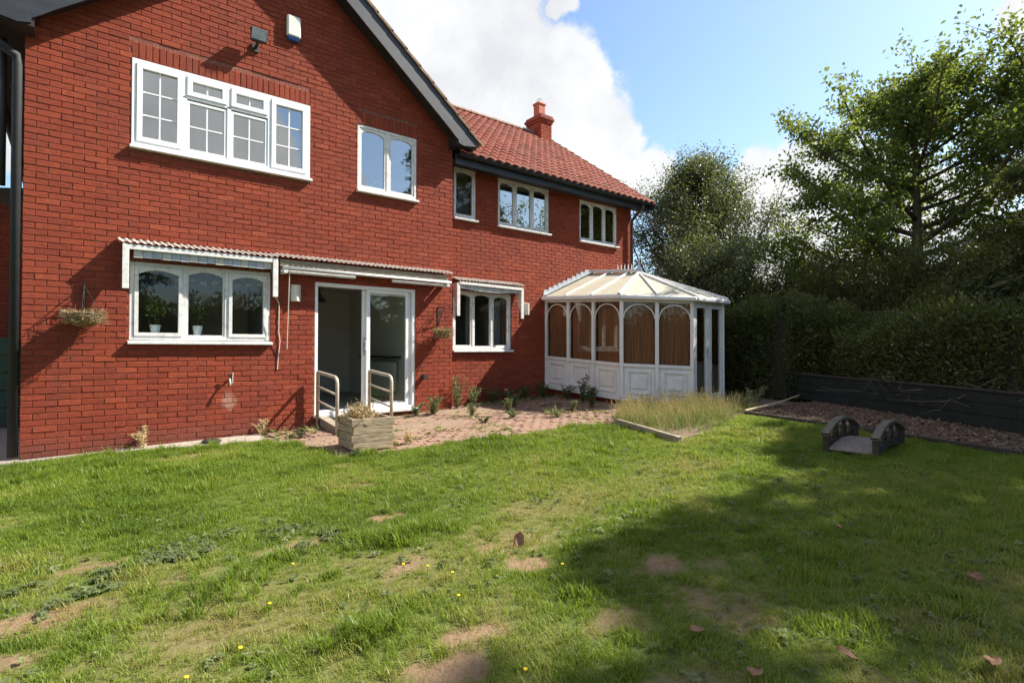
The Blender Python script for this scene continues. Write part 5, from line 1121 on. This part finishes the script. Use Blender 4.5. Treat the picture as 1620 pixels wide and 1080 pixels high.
# longer coarse tufts
tx, ty = [], []
for cx, cy, sr, nn in ((2.24, -5.10, .10, 60), (1.57, -6.1, .08, 30), (0.0, -1.35, .35, 60), (1.0, -.55, .45, 70), (2.1, -.75, .3, 40), (6.1, -3.05, .3, 50), (5.0, -3.1, .5, 40), (.9, -3.0, .5, 30), (3.4, -4.0, .7, 40), (5.2, -3.9, .9, 60), (7.1, -5.0, .6, 60), (1.15, -5.2, .25, 40)):
    tx.append(rng.normal(cx, sr, nn)); ty.append(rng.normal(cy, sr*.6, nn))
tx = np.concatenate(tx); ty = np.concatenate(ty); k = point_in(LAWN, tx, ty); tx, ty = tx[k], ty[k]; n = len(tx)
ct = [blade_mesh('coarse_tuft', 16, .03, .08, .15, .006, 1.1, 'grass', 4) for i in range(4)]
scatter('coarse_grass', np.stack([tx, ty, lawn_z(tx, ty)-.002], -1), np.stack([np.zeros(n), np.zeros(n), rng.uniform(0, 6.28, n)], -1), rng.uniform(.6, 1.1, n), np.clip(rng.normal(.25, .12, n), 0, 1), rng.integers(0, 4, n), ct, 'grass', 'darker tufts of coarse long grass standing out of the lawn', 'grass')
# broad-leaved weeds and clover in the turf, dense in the dock patches
x, y = rand_in(LAWN, 3600, -1.5, 7, -8.4, -2.5); k = (fbm(x*1.2, y*1.2, 61, 3) > .47) & in_view(x, y) & (rng.random(len(x)) < np.clip((-2.6-y)/3.2, 0, 1)); x, y = x[k], y[k]
wx, wy = [], []
for bx, by, rx, ry in WEEDS:
    m_ = int(230*rx*ry/.11); a = rng.uniform(0, 6.28, m_*2); r_ = np.sqrt(rng.random(m_*2))*1.25; qx, qy = bx+rx*r_*np.cos(a), by+ry*r_*np.sin(a); kk = fbm(qx*4.5, qy*4.5, 66, 3) > .5; wx.append(qx[kk]); wy.append(qy[kk])
nw = sum(len(q) for q in wx); x = np.concatenate([x]+wx); y = np.concatenate([y]+wy); n = len(x); isw = np.arange(n) >= n-nw
k = rng.random(n) < np.clip(1.25-wear(x, y)*1.2, 0, 1); k |= isw & (rng.random(n) < .5); x, y, isw = x[k], y[k], isw[k]; n = len(x)
rs = [rosette_mesh('rosette', 8, .022, .042, .013, .7, 'lawn_weed') for i in range(3)]+[rosette_mesh('rosette', 9, .012, .026, .013, .9, 'lawn_weed') for i in range(3)]
scatter('lawn_weeds', np.stack([x, y, lawn_z(x, y)+.006], -1), np.stack([rng.normal(0, .25, n), rng.normal(0, .25, n), rng.uniform(0, 6.28, n)], -1), rng.uniform(.55, 1.25, n), np.clip(np.where(isw, rng.normal(.42, .22, n), rng.normal(.6, .2, n)), 0, 1), rng.integers(0, 6, n), rs, 'lawn_weed', 'flat broad-leaved weeds and clover spreading through the lawn', 'weeds')
# tall dry grass in the bed before the conservatory
x, y = rand_in(BED, 8500, 6.2, 11.8, -4.7, -1.7)
dc = np.hypot((x-7.8)/1.75, (y+3.4)/.95); k = (rng.random(len(x)) < np.clip(1.35-dc, 0.03, 1)); x, y, dc = x[k], y[k], dc[k]; n = len(x)
tall = np.clip((y+4.5)/1.9, 0, 1)
tg = [blade_mesh('tall_tuft', 12, .05, .14, .26, .006, .9, 'tall_grass', 4) for i in range(4)]+[blade_mesh('seed_tuft', 7, .05, .28, .48, .0035, .45, 'tall_grass', 4, 1.0, 5) for i in range(4)]
idx = np.where(rng.random(n) < .12+.42*tall, rng.integers(4, 8, n), rng.integers(0, 4, n))
tint = np.clip(np.where(idx >= 4, rng.normal(.86, .10, n), rng.normal(.34, .18, n)+.22*tall), 0, 1)
scatter('tall_grass', np.stack([x, y, gz(x, y)+.02], -1), np.stack([rng.normal(0, .08, n), rng.normal(0, .08, n), rng.uniform(0, 6.28, n)], -1), rng.uniform(.35, .95, n)*np.clip(1.25-.5*dc, .35, 1.0), tint, idx, tg, 'tall_grass', 'tall seeding straw-coloured grass in the bed before the conservatory', 'grass')
# bark chips
x, y = rand_in(BARK, 16000, 7.8, 12, -10, -3.6); n = len(x)
def chip(l, w_, t):
    me = bpy.data.meshes.new('chip'); me.from_pydata([(-l, -w_*.6, 0), (l*.8, -w_, 0), (l, w_*.7, 0), (-l*.7, w_, 0), (-l*.8, -w_*.4, t), (l*.7, -w_*.7, t), (l*.8, w_*.5, t), (-l*.6, w_*.8, t)], [], [(4, 5, 6, 7), (0, 1, 5, 4), (1, 2, 6, 5), (2, 3, 7, 6), (3, 0, 4, 7)]); me.materials.append(MAT['bark_chip']); return me
scatter('bark_chips', np.stack([x, y, gz(x, y)+.015+.02*(fbm(x*3, y*3, 18, 3)-.5)], -1), np.stack([rng.normal(0, .35, n), rng.normal(0, .35, n), rng.uniform(0, 6.28, n)], -1), rng.uniform(.5, 1.5, n), rng.beta(1.6, 2.2, n), rng.integers(0, 3, n), [chip(.028, .012, .008), chip(.02, .014, .006), chip(.04, .010, .009)], 'bark_chip', 'reddish bark chippings and dead leaves on the path', 'bark')

# ------------------------------------------------------------------ weeds on the patio
def weed(x, y, h, nst, spread, label, dry=.3, leaf=.05, base=None):
    z = gzf(x, y) if base is None else base; t = thing('weed', label, 'weed', (x, y, z), 'weeds growing on the patio'); w = MB(); P = []; Dd = []
    for i in range(nst):
        a = rnd.uniform(0, 6.28); r_ = spread*rnd.uniform(.2, 1); hh = h*rnd.uniform(.55, 1); pts = [Vector((x+rnd.uniform(-.03, .03), y+rnd.uniform(-.03, .03), z-.01)), Vector((x+r_*.5*math.cos(a), y+r_*.5*math.sin(a), z+hh*.55)), Vector((x+r_*math.cos(a), y+r_*math.sin(a), z+hh))]
        w.tube(pts, [.005, .004, .002], 5)
        for k in range(int(26+hh*95)):
            s = rnd.uniform(.12, 1); q = pts[0].lerp(pts[1], s*2) if s < .5 else pts[1].lerp(pts[2], s*2-1); P.append(q); b_ = rnd.uniform(0, 6.28); Dd.append((math.cos(b_), math.sin(b_), rnd.uniform(-.2, .7)))
    w.build('stem', 'leaf_weed' if dry < .5 else 'straw', t); n = len(P)
    LEAF(np.array(P), np.array(Dd), rng.uniform(leaf*.6, leaf*1.4, n), rng.uniform(leaf*.2, leaf*.42, n), np.clip(rng.normal(.3+dry, .2, n), 0, 1), 'foliage', 'leaf_weed' if dry < .6 else 'leaf_dry', t)
weed(5.98, -.05+.0, .62, 9, .22, 'tallest leafy weed on the patio, growing at the corner of the brick walls', .35)
weed(6.42, .05, .38, 8, .2, 'pale-leaved weed under the wing window beside the tallest weed', .45)
weed(5.32, -.35, .32, 9, .22, 'bushy green weed by the right end of the door sill', .15, .055)
weed(5.0, -.28, .22, 6, .15, 'small leafy weed under the door sill', .3)
for x, y, h in ((6.9, .1, .3), (7.3, .08, .26), (7.7, .05, .34), (8.1, -.05, .36), (8.25, -.6, .3), (8.3, -1.2, .26)): weed(x, y, h, 8, .2, 'green weed in the shade at the foot of the wing wall', .0, .06)
for x, y, h in ((5.7, -.95, .22), (6.35, -1.1, .3), (6.75, -.75, .36), (6.05, -1.6, .16), (5.4, -1.7, .14), (7.1, -1.9, .2), (6.6, -2.1, .18)): weed(x, y, h, 6, .15, 'straggly half-dry weed between the sunny paving blocks', .4, .045)
weed(7.75, -1.75, .42, 6, .14, 'upright yellow-green weed before the corner of the conservatory', .25, .06); weed(8.05, -1.25, .55, 5, .10, 'dark thin-stemmed weed against the lower conservatory panels', -.2, .06)
weed(2.62, -.12, .26, 6, .16, 'dry straw weed at the foot of the wall by the ramp shadow', .9, .04); weed(1.18, -.09, .28, 6, .18, 'dry straw weed at the foot of the wall under the kitchen window', .9, .05)
weed(2.95, -.75, .18, 6, .14, 'low green weed at the corner of the paving beside the ramp', .1, .04); weed(3.03, -2.45, .12, 6, .12, 'low green weed beneath the timber planter', .1, .04)
weed(3.85, -2.25, .16, 5, .12, 'dark red withered weed beside the timber planter', .9, .04)
for x, y in ((8.95, -3.2), (9.7, -3.55), (10.4, -3.4), (10.9, -3.2)): weed(x, y, .34, 6, .2, 'pale green weed at the back of the bed by the conservatory', .5, .05)

x, y = rand_in(PATIO, 2600, 2.6, 8.5, -3.2, .3); q = fbm(x*1.9, y*1.9, 91, 3)+.22*np.clip((y+.7)/.9, 0, 1); k = rng.random(len(x)) < np.clip((q-.52)*4, 0.02, 1); x, y = x[k], y[k]; n = len(x)
pw = [blade_mesh('patio_tuft', 10, .03, .04, .12, .005, 1.1, 'tall_grass', 3) for i in range(4)]+[rosette_mesh('patio_rosette', 9, .03, .07, .022, 1.0, 'tall_grass') for i in range(3)]
scatter('patio_growth', np.stack([x, y, gz(x, y)], -1), np.stack([rng.normal(0, .15, n), rng.normal(0, .15, n), rng.uniform(0, 6.28, n)], -1), rng.uniform(.5, 1.25, n), np.clip(rng.normal(.55, .25, n), 0, 1), rng.integers(0, 7, n), pw, 'tall_grass', 'small half-dry grasses and weeds growing in the patio joints', 'weeds')
# ------------------------------------------------------------------ fallen leaves and dandelions
def dead_leaf(x, y, l, rz, tilt, label):
    l = l*.82
    z = float(lawn_z(x, y))+.045; V = []; F = []; nx, ny = 6, 4
    for i in range(nx+1):
        t = i/nx; ww = .36*l*math.sin(math.pi*min(1, t*.92+.04))**.8*(1+.12*math.sin(9*t))
        for j in range(ny+1):
            s = j/ny*2-1; V.append((l*(t-.5), ww*s, .10*l*s*s+.06*l*math.sin(3*t+s)))
    for i in range(nx):
        for j in range(ny): q = i*(ny+1)+j; F.append((q, q+ny+1, q+ny+2, q+1))
    mtx = Matrix.Translation((x, y, z)) @ Matrix.Rotation(rz, 4, 'Z') @ Matrix.Rotation(tilt, 4, 'Y'); w = MB(); w.add([mtx @ Vector(v) for v in V], F)
    o = w.build('dead_leaf', 'dead_leaf', None, (x, y, z), fix=False, smooth=True); tag(o, label, 'leaf', 'dead leaves on the lawn')
    sm = o.modifiers.new('thickness', 'SOLIDIFY'); sm.thickness = .0015
dead_leaf(2.80, -5.72, .13, .9, -1.1, 'brown dead leaf standing upright beside a bare patch')
dead_leaf(4.30, -7.77, .12, .4, -.1, 'pale brown dead leaf lying in the deep shade'); dead_leaf(3.04, -7.60, .10, 1.9, -.4, 'orange-brown curled dead leaf in dappled shade')
dead_leaf(2.62, -7.42, .11, .3, .2, 'brown dead leaf at the foot of the shaded lawn beside a clump of clover'); dead_leaf(3.42, -8.0, .11, .2, .1, 'crumpled tan dead leaf in the shade with a twig')
dead_leaf(2.72, -7.1, .10, -.3, .15, 'reddish dead leaf half sunk in dappled grass'); dead_leaf(4.55, -7.0, .09, .8, .1, 'small dark red dead leaf in the shaded grass')
for x, y in ((2.16, -5.90), (2.10, -5.73), (2.04, -6.15), (1.05, -5.97), (.84, -6.05), (2.71, -6.22), (1.26, -5.62), (2.0, -5.62), (1.5, -5.2), (1.9, -6.85)):
    z = float(lawn_z(x, y)); t = thing('dandelion', 'small yellow flower in the sunny turf', 'flower', (x, y, z), 'yellow flowers in the lawn')
    MB().tube([(x, y, z), (x+.004, y, z+.06)], .0016, 5).build('stem', 'leaf_weed', t); MB().lathe([(.003, .058), (.009, .064), (.0085, .068), (.003, .069)], (x+.004, y, z), 9).build('flower_head', 'dandelion', t)

# ------------------------------------------------------------------ trees
def bezier(p0, p1, p2, n): return [p0*(1-t)**2+p1*2*t*(1-t)+p2*t*t for t in [i/n for i in range(n+1)]]
def broad_tree(name, label, base, H, trunk_h, limbs, lmat, leaf, nleaf, cat='tree', bark='bark', r0=.12, seed=1, upright=.6, width=2.0, shape=None, twigs=9, twl=.7, group=None, clump=.10, stems=None):
    rg = random.Random(seed); base = Vector(base); t = thing(name, label, cat, tuple(base), group); w = MB(); tips = []
    top = base+Vector((rg.uniform(-.2, .2), rg.uniform(-.2, .2), H*.97)); tr = bezier(base-Vector((0, 0, .1)), base+Vector((rg.uniform(-.15, .15), 0, H*.5)), top, 10)
    w.tube(tr, [r0*(1-.93*i/10)+.008 for i in range(11)], 9)
    for i in range(limbs):
        f = (i+rg.random())/limbs; f0 = trunk_h/H+(.97-trunk_h/H)*f; k = min(9, int(f0*10)); p0 = tr[k].lerp(tr[k+1], f0*10-k)
        az = i*2.39996+rg.uniform(-.4, .4); rad = width*(shape(f) if shape else math.sin(math.pi*(.18+.75*f)))*rg.uniform(.7, 1.1); rise = upright*rad*rg.uniform(.7, 1.4)+.15
        e = p0+Vector((math.cos(az)*rad, math.sin(az)*rad, rise)); ctl = p0+Vector((math.cos(az)*rad*.6, math.sin(az)*rad*.6, rise*.25)); lb = bezier(p0, ctl, e, 6); rr = r0*.42*(1-.75*f)
        w.tube(lb, [rr*(1-.85*j/6)+.006 for j in range(7)], 6)
        tips.append((lb[5], e+(e-lb[5])*.4)); tips.append((lb[4], e))
        for q in range(twigs):
            s = rg.uniform(.12, 1.0)*6; k = min(5, int(s)); a = lb[k].lerp(lb[k+1], s-k); d = Vector((rg.gauss(0, 1)+math.cos(az)*.6, rg.gauss(0, 1)+math.sin(az)*.6, rg.gauss(.25+upright*.4, .6))).normalized(); l = twl*rg.uniform(.5, 1.2)
            b_ = a+d*l; w.tube([a, a.lerp(b_, .5)+Vector((0, 0, rg.uniform(-.04, .06))), b_], [.010, .007, .003], 4); tips.append((a, b_))
    for q in range(int(limbs*.8)):
        b_ = top+Vector((rg.gauss(0, .35)*width*.35, rg.gauss(0, .35)*width*.35, rg.uniform(-.5, .25)*twl)); tips.append((top-Vector((0, 0, .4)), b_))
    w.build('trunk', bark, t, smooth=True, fix=False)
    A = np.array([q[0] for q in tips]); B = np.array([q[1] for q in tips]); i = rng.integers(0, len(tips), nleaf); s = rng.uniform(.1, 1.05, nleaf)[:, None]
    P = A[i]*(1-s)+B[i]*s+rng.normal(0, clump, (nleaf, 3)); dr = unit(B[i]-A[i])*.5+rng.normal(0, .8, (nleaf, 3)); dr[:, 2] -= .35
    ct = rng.normal(0, .16, len(tips))[i]; LEAF(P, dr, rng.uniform(leaf*.65, leaf*1.25, nleaf), rng.uniform(leaf*.4, leaf*.65, nleaf), np.clip(.5+ct+rng.normal(0, .17, nleaf), 0, 1), 'crown', lmat, t); return t
def conifer(name, label, base, H, Rb, nbr, nleaf, seed, lmat='leaf_conifer', droop=.25, leaf=.11, start=.05, group=None, prof=None):
    rg = random.Random(seed); base = Vector(base); t = thing(name, label, 'tree', tuple(base), group); w = MB(); w.tube([base-Vector((0, 0, .1)), base+Vector((.05, 0, H*.5)), base+Vector((0, .05, H))], [.20*H/9, .12*H/9, .01], 9); segs = []
    for i in range(nbr):
        f = start+(1-start)*((i+rg.random())/nbr); z = H*f; az = i*2.39996+rg.uniform(-.5, .5); L = Rb*((prof(f) if prof else (1-f)**.75))*rg.uniform(.65, 1.12)+.12; dz = L*rg.uniform(.05, .35)-droop*L
        p0 = base+Vector((0, 0, z)); e = p0+Vector((math.cos(az)*L, math.sin(az)*L, dz)); c_ = p0+Vector((math.cos(az)*L*.55, math.sin(az)*L*.55, abs(dz)*.5+.12*L)); lb = bezier(p0, c_, e, 5); w.tube(lb, [.03*(1-f)+.012-.002*j for j in range(6)], 5)
        for q in range(int(6+L*6)):
            s = rg.uniform(.2, 1)*5; k = min(4, int(s)); a = lb[k].lerp(lb[k+1], s-k); sd = rg.choice((-1, 1)); d = Vector((math.cos(az+sd*1.0), math.sin(az+sd*1.0), rg.uniform(-.45, .1))).normalized(); l = rg.uniform(.2, .62)*(.5+.5*L/Rb); segs.append((a, a+d*l))
        segs.append((lb[3], lb[5]))
    w.build('trunk', 'bark', t, smooth=True, fix=False)
    A = np.array([q[0] for q in segs]); B = np.array([q[1] for q in segs]); i = rng.integers(0, len(segs), nleaf); s = rng.uniform(0, 1.08, nleaf)[:, None]; ax = unit(B[i]-A[i])
    P = A[i]*(1-s)+B[i]*s+rng.normal(0, .035, (nleaf, 3)); dr = ax*.9+rng.normal(0, .55, (nleaf, 3)); dr[:, 2] -= .25; ct = rng.normal(0, .18, len(segs))[i]
    LEAF(P, dr, rng.uniform(leaf*.6, leaf*1.3, nleaf), rng.uniform(leaf*.16, leaf*.30, nleaf), np.clip(.45+ct+rng.normal(0, .15, nleaf), 0, 1), 'crown', lmat, t); return t
def hedge(name, label, pts, h, th, nleaf, lmat, seed, leaf=.06, top_var=.3, cat='hedge'):
    rg = np.random.default_rng(seed); pts = [np.array(q, float) for q in pts]; c = sum(pts)/len(pts); t = thing(name, label, cat, (c[0], c[1], gzf(c[0], c[1])))
    segl = [np.linalg.norm(b_-a) for a, b_ in zip(pts[:-1], pts[1:])]; tot = sum(segl); u = rg.random(nleaf)*tot; acc_ = np.cumsum([0]+segl); k = np.clip(np.searchsorted(acc_, u)-1, 0, len(segl)-1); f = (u-acc_[k])/np.array(segl)[k]
    Pa = np.array(pts)[k]; Pb = np.array(pts)[k+1]; q = Pa*(1-f)[:, None]+Pb*f[:, None]; d = unit(Pb-Pa); nr = np.stack([d[:, 1], -d[:, 0]], -1)
    ang = rg.uniform(-.15, math.pi+.15, nleaf); bul = 1+.28*(fbm(u*1.1, ang*1.6, seed, 3)-.5)*2; shell = 1-np.abs(rg.normal(0, .16, nleaf)); hh = h*(1+top_var*(fbm(u*.8, u*0, seed+5, 3)-.5)*2)
    off = np.sign(np.cos(ang))*np.abs(np.cos(ang))**.55*th*bul*shell; z = np.sign(np.sin(ang))*np.abs(np.sin(ang))**.5*hh*bul**.5*shell; z = np.clip(z, 0, None)
    low = rg.random(nleaf) < .35; z = np.where(low, rg.random(nleaf)*hh*.9, z); off = np.where(low, np.sign(rg.normal(0, 1, nleaf))*th*(.85+.15*rg.random(nleaf))*bul, off)
    X = q[:, 0]+nr[:, 0]*off; Y = q[:, 1]+nr[:, 1]*off; P = np.stack([X, Y, gz(X, Y)+.03+z], -1)+rg.normal(0, .035, (nleaf, 3)); P[:, 2] = np.maximum(P[:, 2], gz(X, Y)+.02)
    dr = np.stack([nr[:, 0]*off/th, nr[:, 1]*off/th, z/h*.9], -1)+rg.normal(0, .6, (nleaf, 3)); cl = fbm(u*3, z*3+off*2, seed+9, 3)
    LEAF(P, dr, rg.uniform(leaf*.6, leaf*1.3, nleaf), rg.uniform(leaf*.35, leaf*.6, nleaf), np.clip(.1+cl*.8+rg.normal(0, .15, nleaf), 0, 1), 'foliage', lmat, t)
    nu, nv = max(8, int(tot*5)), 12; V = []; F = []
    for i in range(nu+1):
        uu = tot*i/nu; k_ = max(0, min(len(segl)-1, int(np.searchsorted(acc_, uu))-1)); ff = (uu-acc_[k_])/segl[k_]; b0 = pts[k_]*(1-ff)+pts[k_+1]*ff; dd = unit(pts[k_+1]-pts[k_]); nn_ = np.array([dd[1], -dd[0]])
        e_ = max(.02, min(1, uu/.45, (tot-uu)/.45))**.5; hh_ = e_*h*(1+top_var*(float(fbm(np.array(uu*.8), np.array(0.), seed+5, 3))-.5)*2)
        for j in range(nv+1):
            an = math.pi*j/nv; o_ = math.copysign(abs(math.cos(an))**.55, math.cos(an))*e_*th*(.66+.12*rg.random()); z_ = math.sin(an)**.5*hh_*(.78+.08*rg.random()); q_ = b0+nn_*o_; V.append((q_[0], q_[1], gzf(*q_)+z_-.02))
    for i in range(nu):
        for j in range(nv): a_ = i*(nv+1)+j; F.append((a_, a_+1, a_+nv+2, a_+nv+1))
    np_mesh('shaded_twig_core', V, F, 'hedge_core', t)  # added solid dark shell, stands in for the shaded twigs inside the hedge
    w = MB(); m_ = max(5, int(tot*4))
    for i in range(m_):
        uu = tot*(i+.5)/m_; k_ = min(len(segl)-1, int(np.searchsorted(acc_, uu))-1); ff = (uu-acc_[k_])/segl[k_]; b0 = pts[k_]*(1-ff)+pts[k_+1]*ff; z0 = gzf(*b0)
        for s in range(3):
            a = rg.uniform(0, 6.28); w.tube([(b0[0], b0[1], z0-.05), (b0[0]+.25*th*math.cos(a), b0[1]+.25*th*math.sin(a), z0+h*.45), (b0[0]+.7*th*math.cos(a), b0[1]+.7*th*math.sin(a), z0+h*.85)], [.03, .02, .006], 5)
    w.build('stem', 'bark', t, fix=False); return t
G = lambda x, y: (x, y, gzf(x, y))
broad_tree('silver_birch', 'tall feathery grey-green tree behind the end of the wing', G(15.7, 1.3), 6.6, .7, 64, 'leaf_birch', .085, 84000, r0=.13, seed=4, upright=1.15, width=2.9, shape=lambda f: max(.08, 1.15*(1-f)**.9*min(1, .55+f*2)), twigs=13, twl=.8, clump=.16, bark='pale_bark')
broad_tree('willow_shrub', 'lower pale grey-green tree between the birch and the conservatory', G(13.9, -.4), 3.6, .5, 26, 'leaf_birch', .08, 20000, r0=.08, seed=9, upright=.6, width=1.7, twigs=10, twl=.6, clump=.14)
broad_tree('cherry_tree', 'broad bright green cherry tree behind the dark hedge', G(16.6, -4.3), 7.6, 2.0, 40, 'leaf_cherry', .115, 52000, r0=.19, seed=12, upright=.50, width=3.9, shape=lambda f: max(.15, math.sin(math.pi*(.36+.60*f))), twigs=10, twl=.9, clump=.12)
broad_tree('cherry_tree', 'second green cherry tree standing between the first and the dark conifer', G(18.5, -7.0), 8.0, 2.4, 26, 'leaf_cherry', .12, 26000, r0=.18, seed=14, upright=.5, width=3.2, twigs=9, twl=1.0, clump=.18)
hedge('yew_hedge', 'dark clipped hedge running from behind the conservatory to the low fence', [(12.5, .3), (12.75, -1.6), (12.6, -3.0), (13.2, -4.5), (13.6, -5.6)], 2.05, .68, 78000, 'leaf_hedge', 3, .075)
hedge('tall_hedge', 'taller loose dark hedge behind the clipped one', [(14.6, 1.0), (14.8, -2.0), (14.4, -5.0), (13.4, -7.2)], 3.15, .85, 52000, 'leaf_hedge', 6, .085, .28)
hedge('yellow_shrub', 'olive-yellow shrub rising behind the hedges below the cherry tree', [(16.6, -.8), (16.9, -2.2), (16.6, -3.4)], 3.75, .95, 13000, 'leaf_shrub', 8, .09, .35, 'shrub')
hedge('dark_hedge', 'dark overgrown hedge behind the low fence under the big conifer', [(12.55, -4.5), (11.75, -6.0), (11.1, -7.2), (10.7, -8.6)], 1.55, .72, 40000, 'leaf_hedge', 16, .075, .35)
conifer('yew_tree', 'big dark conifer with layered sprays overhanging the right of the garden', G(13.1, -8.7), 7.0, 3.3, 150, 105000, 5, droop=.28, leaf=.14, start=.10, prof=lambda f: (1-f)**.55*min(1, .55+f*2))
conifer('yew_tree', 'conifer in the near corner of the garden whose tip shades the open lawn', G(11.7, -10.1), 9.3, 2.6, 110, 46000, 8, droop=.25, leaf=.17, start=.06, prof=lambda f: (1-f)**.62, group='conifers along the garden edge')
conifer('yew_tree', 'tallest conifer along the garden edge behind the bark path', G(13.3, -12.5), 13.2, 3.1, 140, 60000, 18, droop=.25, leaf=.17, start=.06, prof=lambda f: (1-f)**.5, group='conifers along the garden edge')
conifer('spruce_tree', 'tallest spruce, mirrored in the small square panes of the upper window', G(1.6, -21.0), 14.6, 2.6, 120, 30000, 11, droop=.2, leaf=.22, group='spruces mirrored in the windows')
conifer('spruce_tree', 'spruce mirrored in the three-light upper window of the wing', G(19.6, -17.0), 12.2, 2.3, 110, 30000, 13, droop=.2, leaf=.22, group='spruces mirrored in the windows')
broad_tree('garden_tree', 'broad tree across the garden mirrored in the end window', G(29.5, -17.5), 11.5, 1.0, 26, 'leaf_birch', .24, 15000, r0=.2, seed=31, upright=.5, width=4.6, twigs=8, twl=1.3, clump=.35)
hedge('unseen_mirror_hedge', 'long dark hedge added out of view behind the camera to darken the pane reflections', [(-12, -15.5), (-2, -17.0), (6, -17.5), (14, -16.5)], 3.6, 1.0, 26000, 'leaf_hedge', 26, .17, .3)  # unseen hedge, added so the lower panes mirror dark foliage
# hanging boughs and dead brushwood along the fence
def brush(name, label, pts, n, hmax, mat, seed, bright=False):
    rg = random.Random(seed); w = MB(); segl = list(zip(pts[:-1], pts[1:]))
    for i in range(n):
        a, b_ = rg.choice(segl); f = rg.random(); x = a[0]*(1-f)+b_[0]*f+rg.gauss(.25, .22); y = a[1]*(1-f)+b_[1]*f+rg.gauss(.05, .18); z = gzf(x, y)+rg.uniform(.25, .5); az = rg.uniform(0, 6.28); l = rg.uniform(.3, 1.0); up_ = rg.uniform(-.05, hmax)
        p0 = Vector((x, y, z)); p2 = p0+Vector((math.cos(az)*l, math.sin(az)*l, up_)); p1 = p0.lerp(p2, .5)+Vector((rg.gauss(0, .08), rg.gauss(0, .08), rg.gauss(.06, .08))); w.tube([p0, p1, p2], [.011, .008, .003], 5)
        for q in range(3):
            s = p1.lerp(p2, rg.random()); w.tube([s, s+Vector((rg.gauss(0, .16), rg.gauss(0, .16), rg.gauss(.03, .10)))], [.005, .002], 4)
    o = w.build(name, mat, None, (pts[0][0], pts[0][1], gzf(*pts[0])), fix=False); tag(o, label, 'branches', None, 'stuff')
brush('brushwood', 'tangle of dead twigs heaped along the top of the low fence', FPTS[2:], 50, .35, 'dry_branch', 2)
t = thing('bare_branch', 'pale bare sprays of a cut branch above the low fence', 'branch', (11.75, -5.4, gzf(11.75, -5.4)))
brr = random.Random(44); bz = gzf(11.75, -5.4); sp = [Vector((11.75, -5.4, bz)), Vector((11.7, -5.38, bz+.5)), Vector((11.6, -5.45, bz+.85)), Vector((11.65, -5.6, bz+1.15))]
MB().tube(sp, [.022, .018, .012, .005], 7).build('stem', 'dry_branch', t)
for k in range(14):
    a = sp[1].lerp(sp[3], brr.uniform(.05, 1)); d = Vector((brr.gauss(-.08, .12), brr.gauss(-.05, .22), brr.gauss(.02, .05))); MB().tube([a, a+d*.5+Vector((0, 0, brr.gauss(0, .02))), a+d], [.007, .005, .002], 5).build('twig', 'sawn_wood', t)
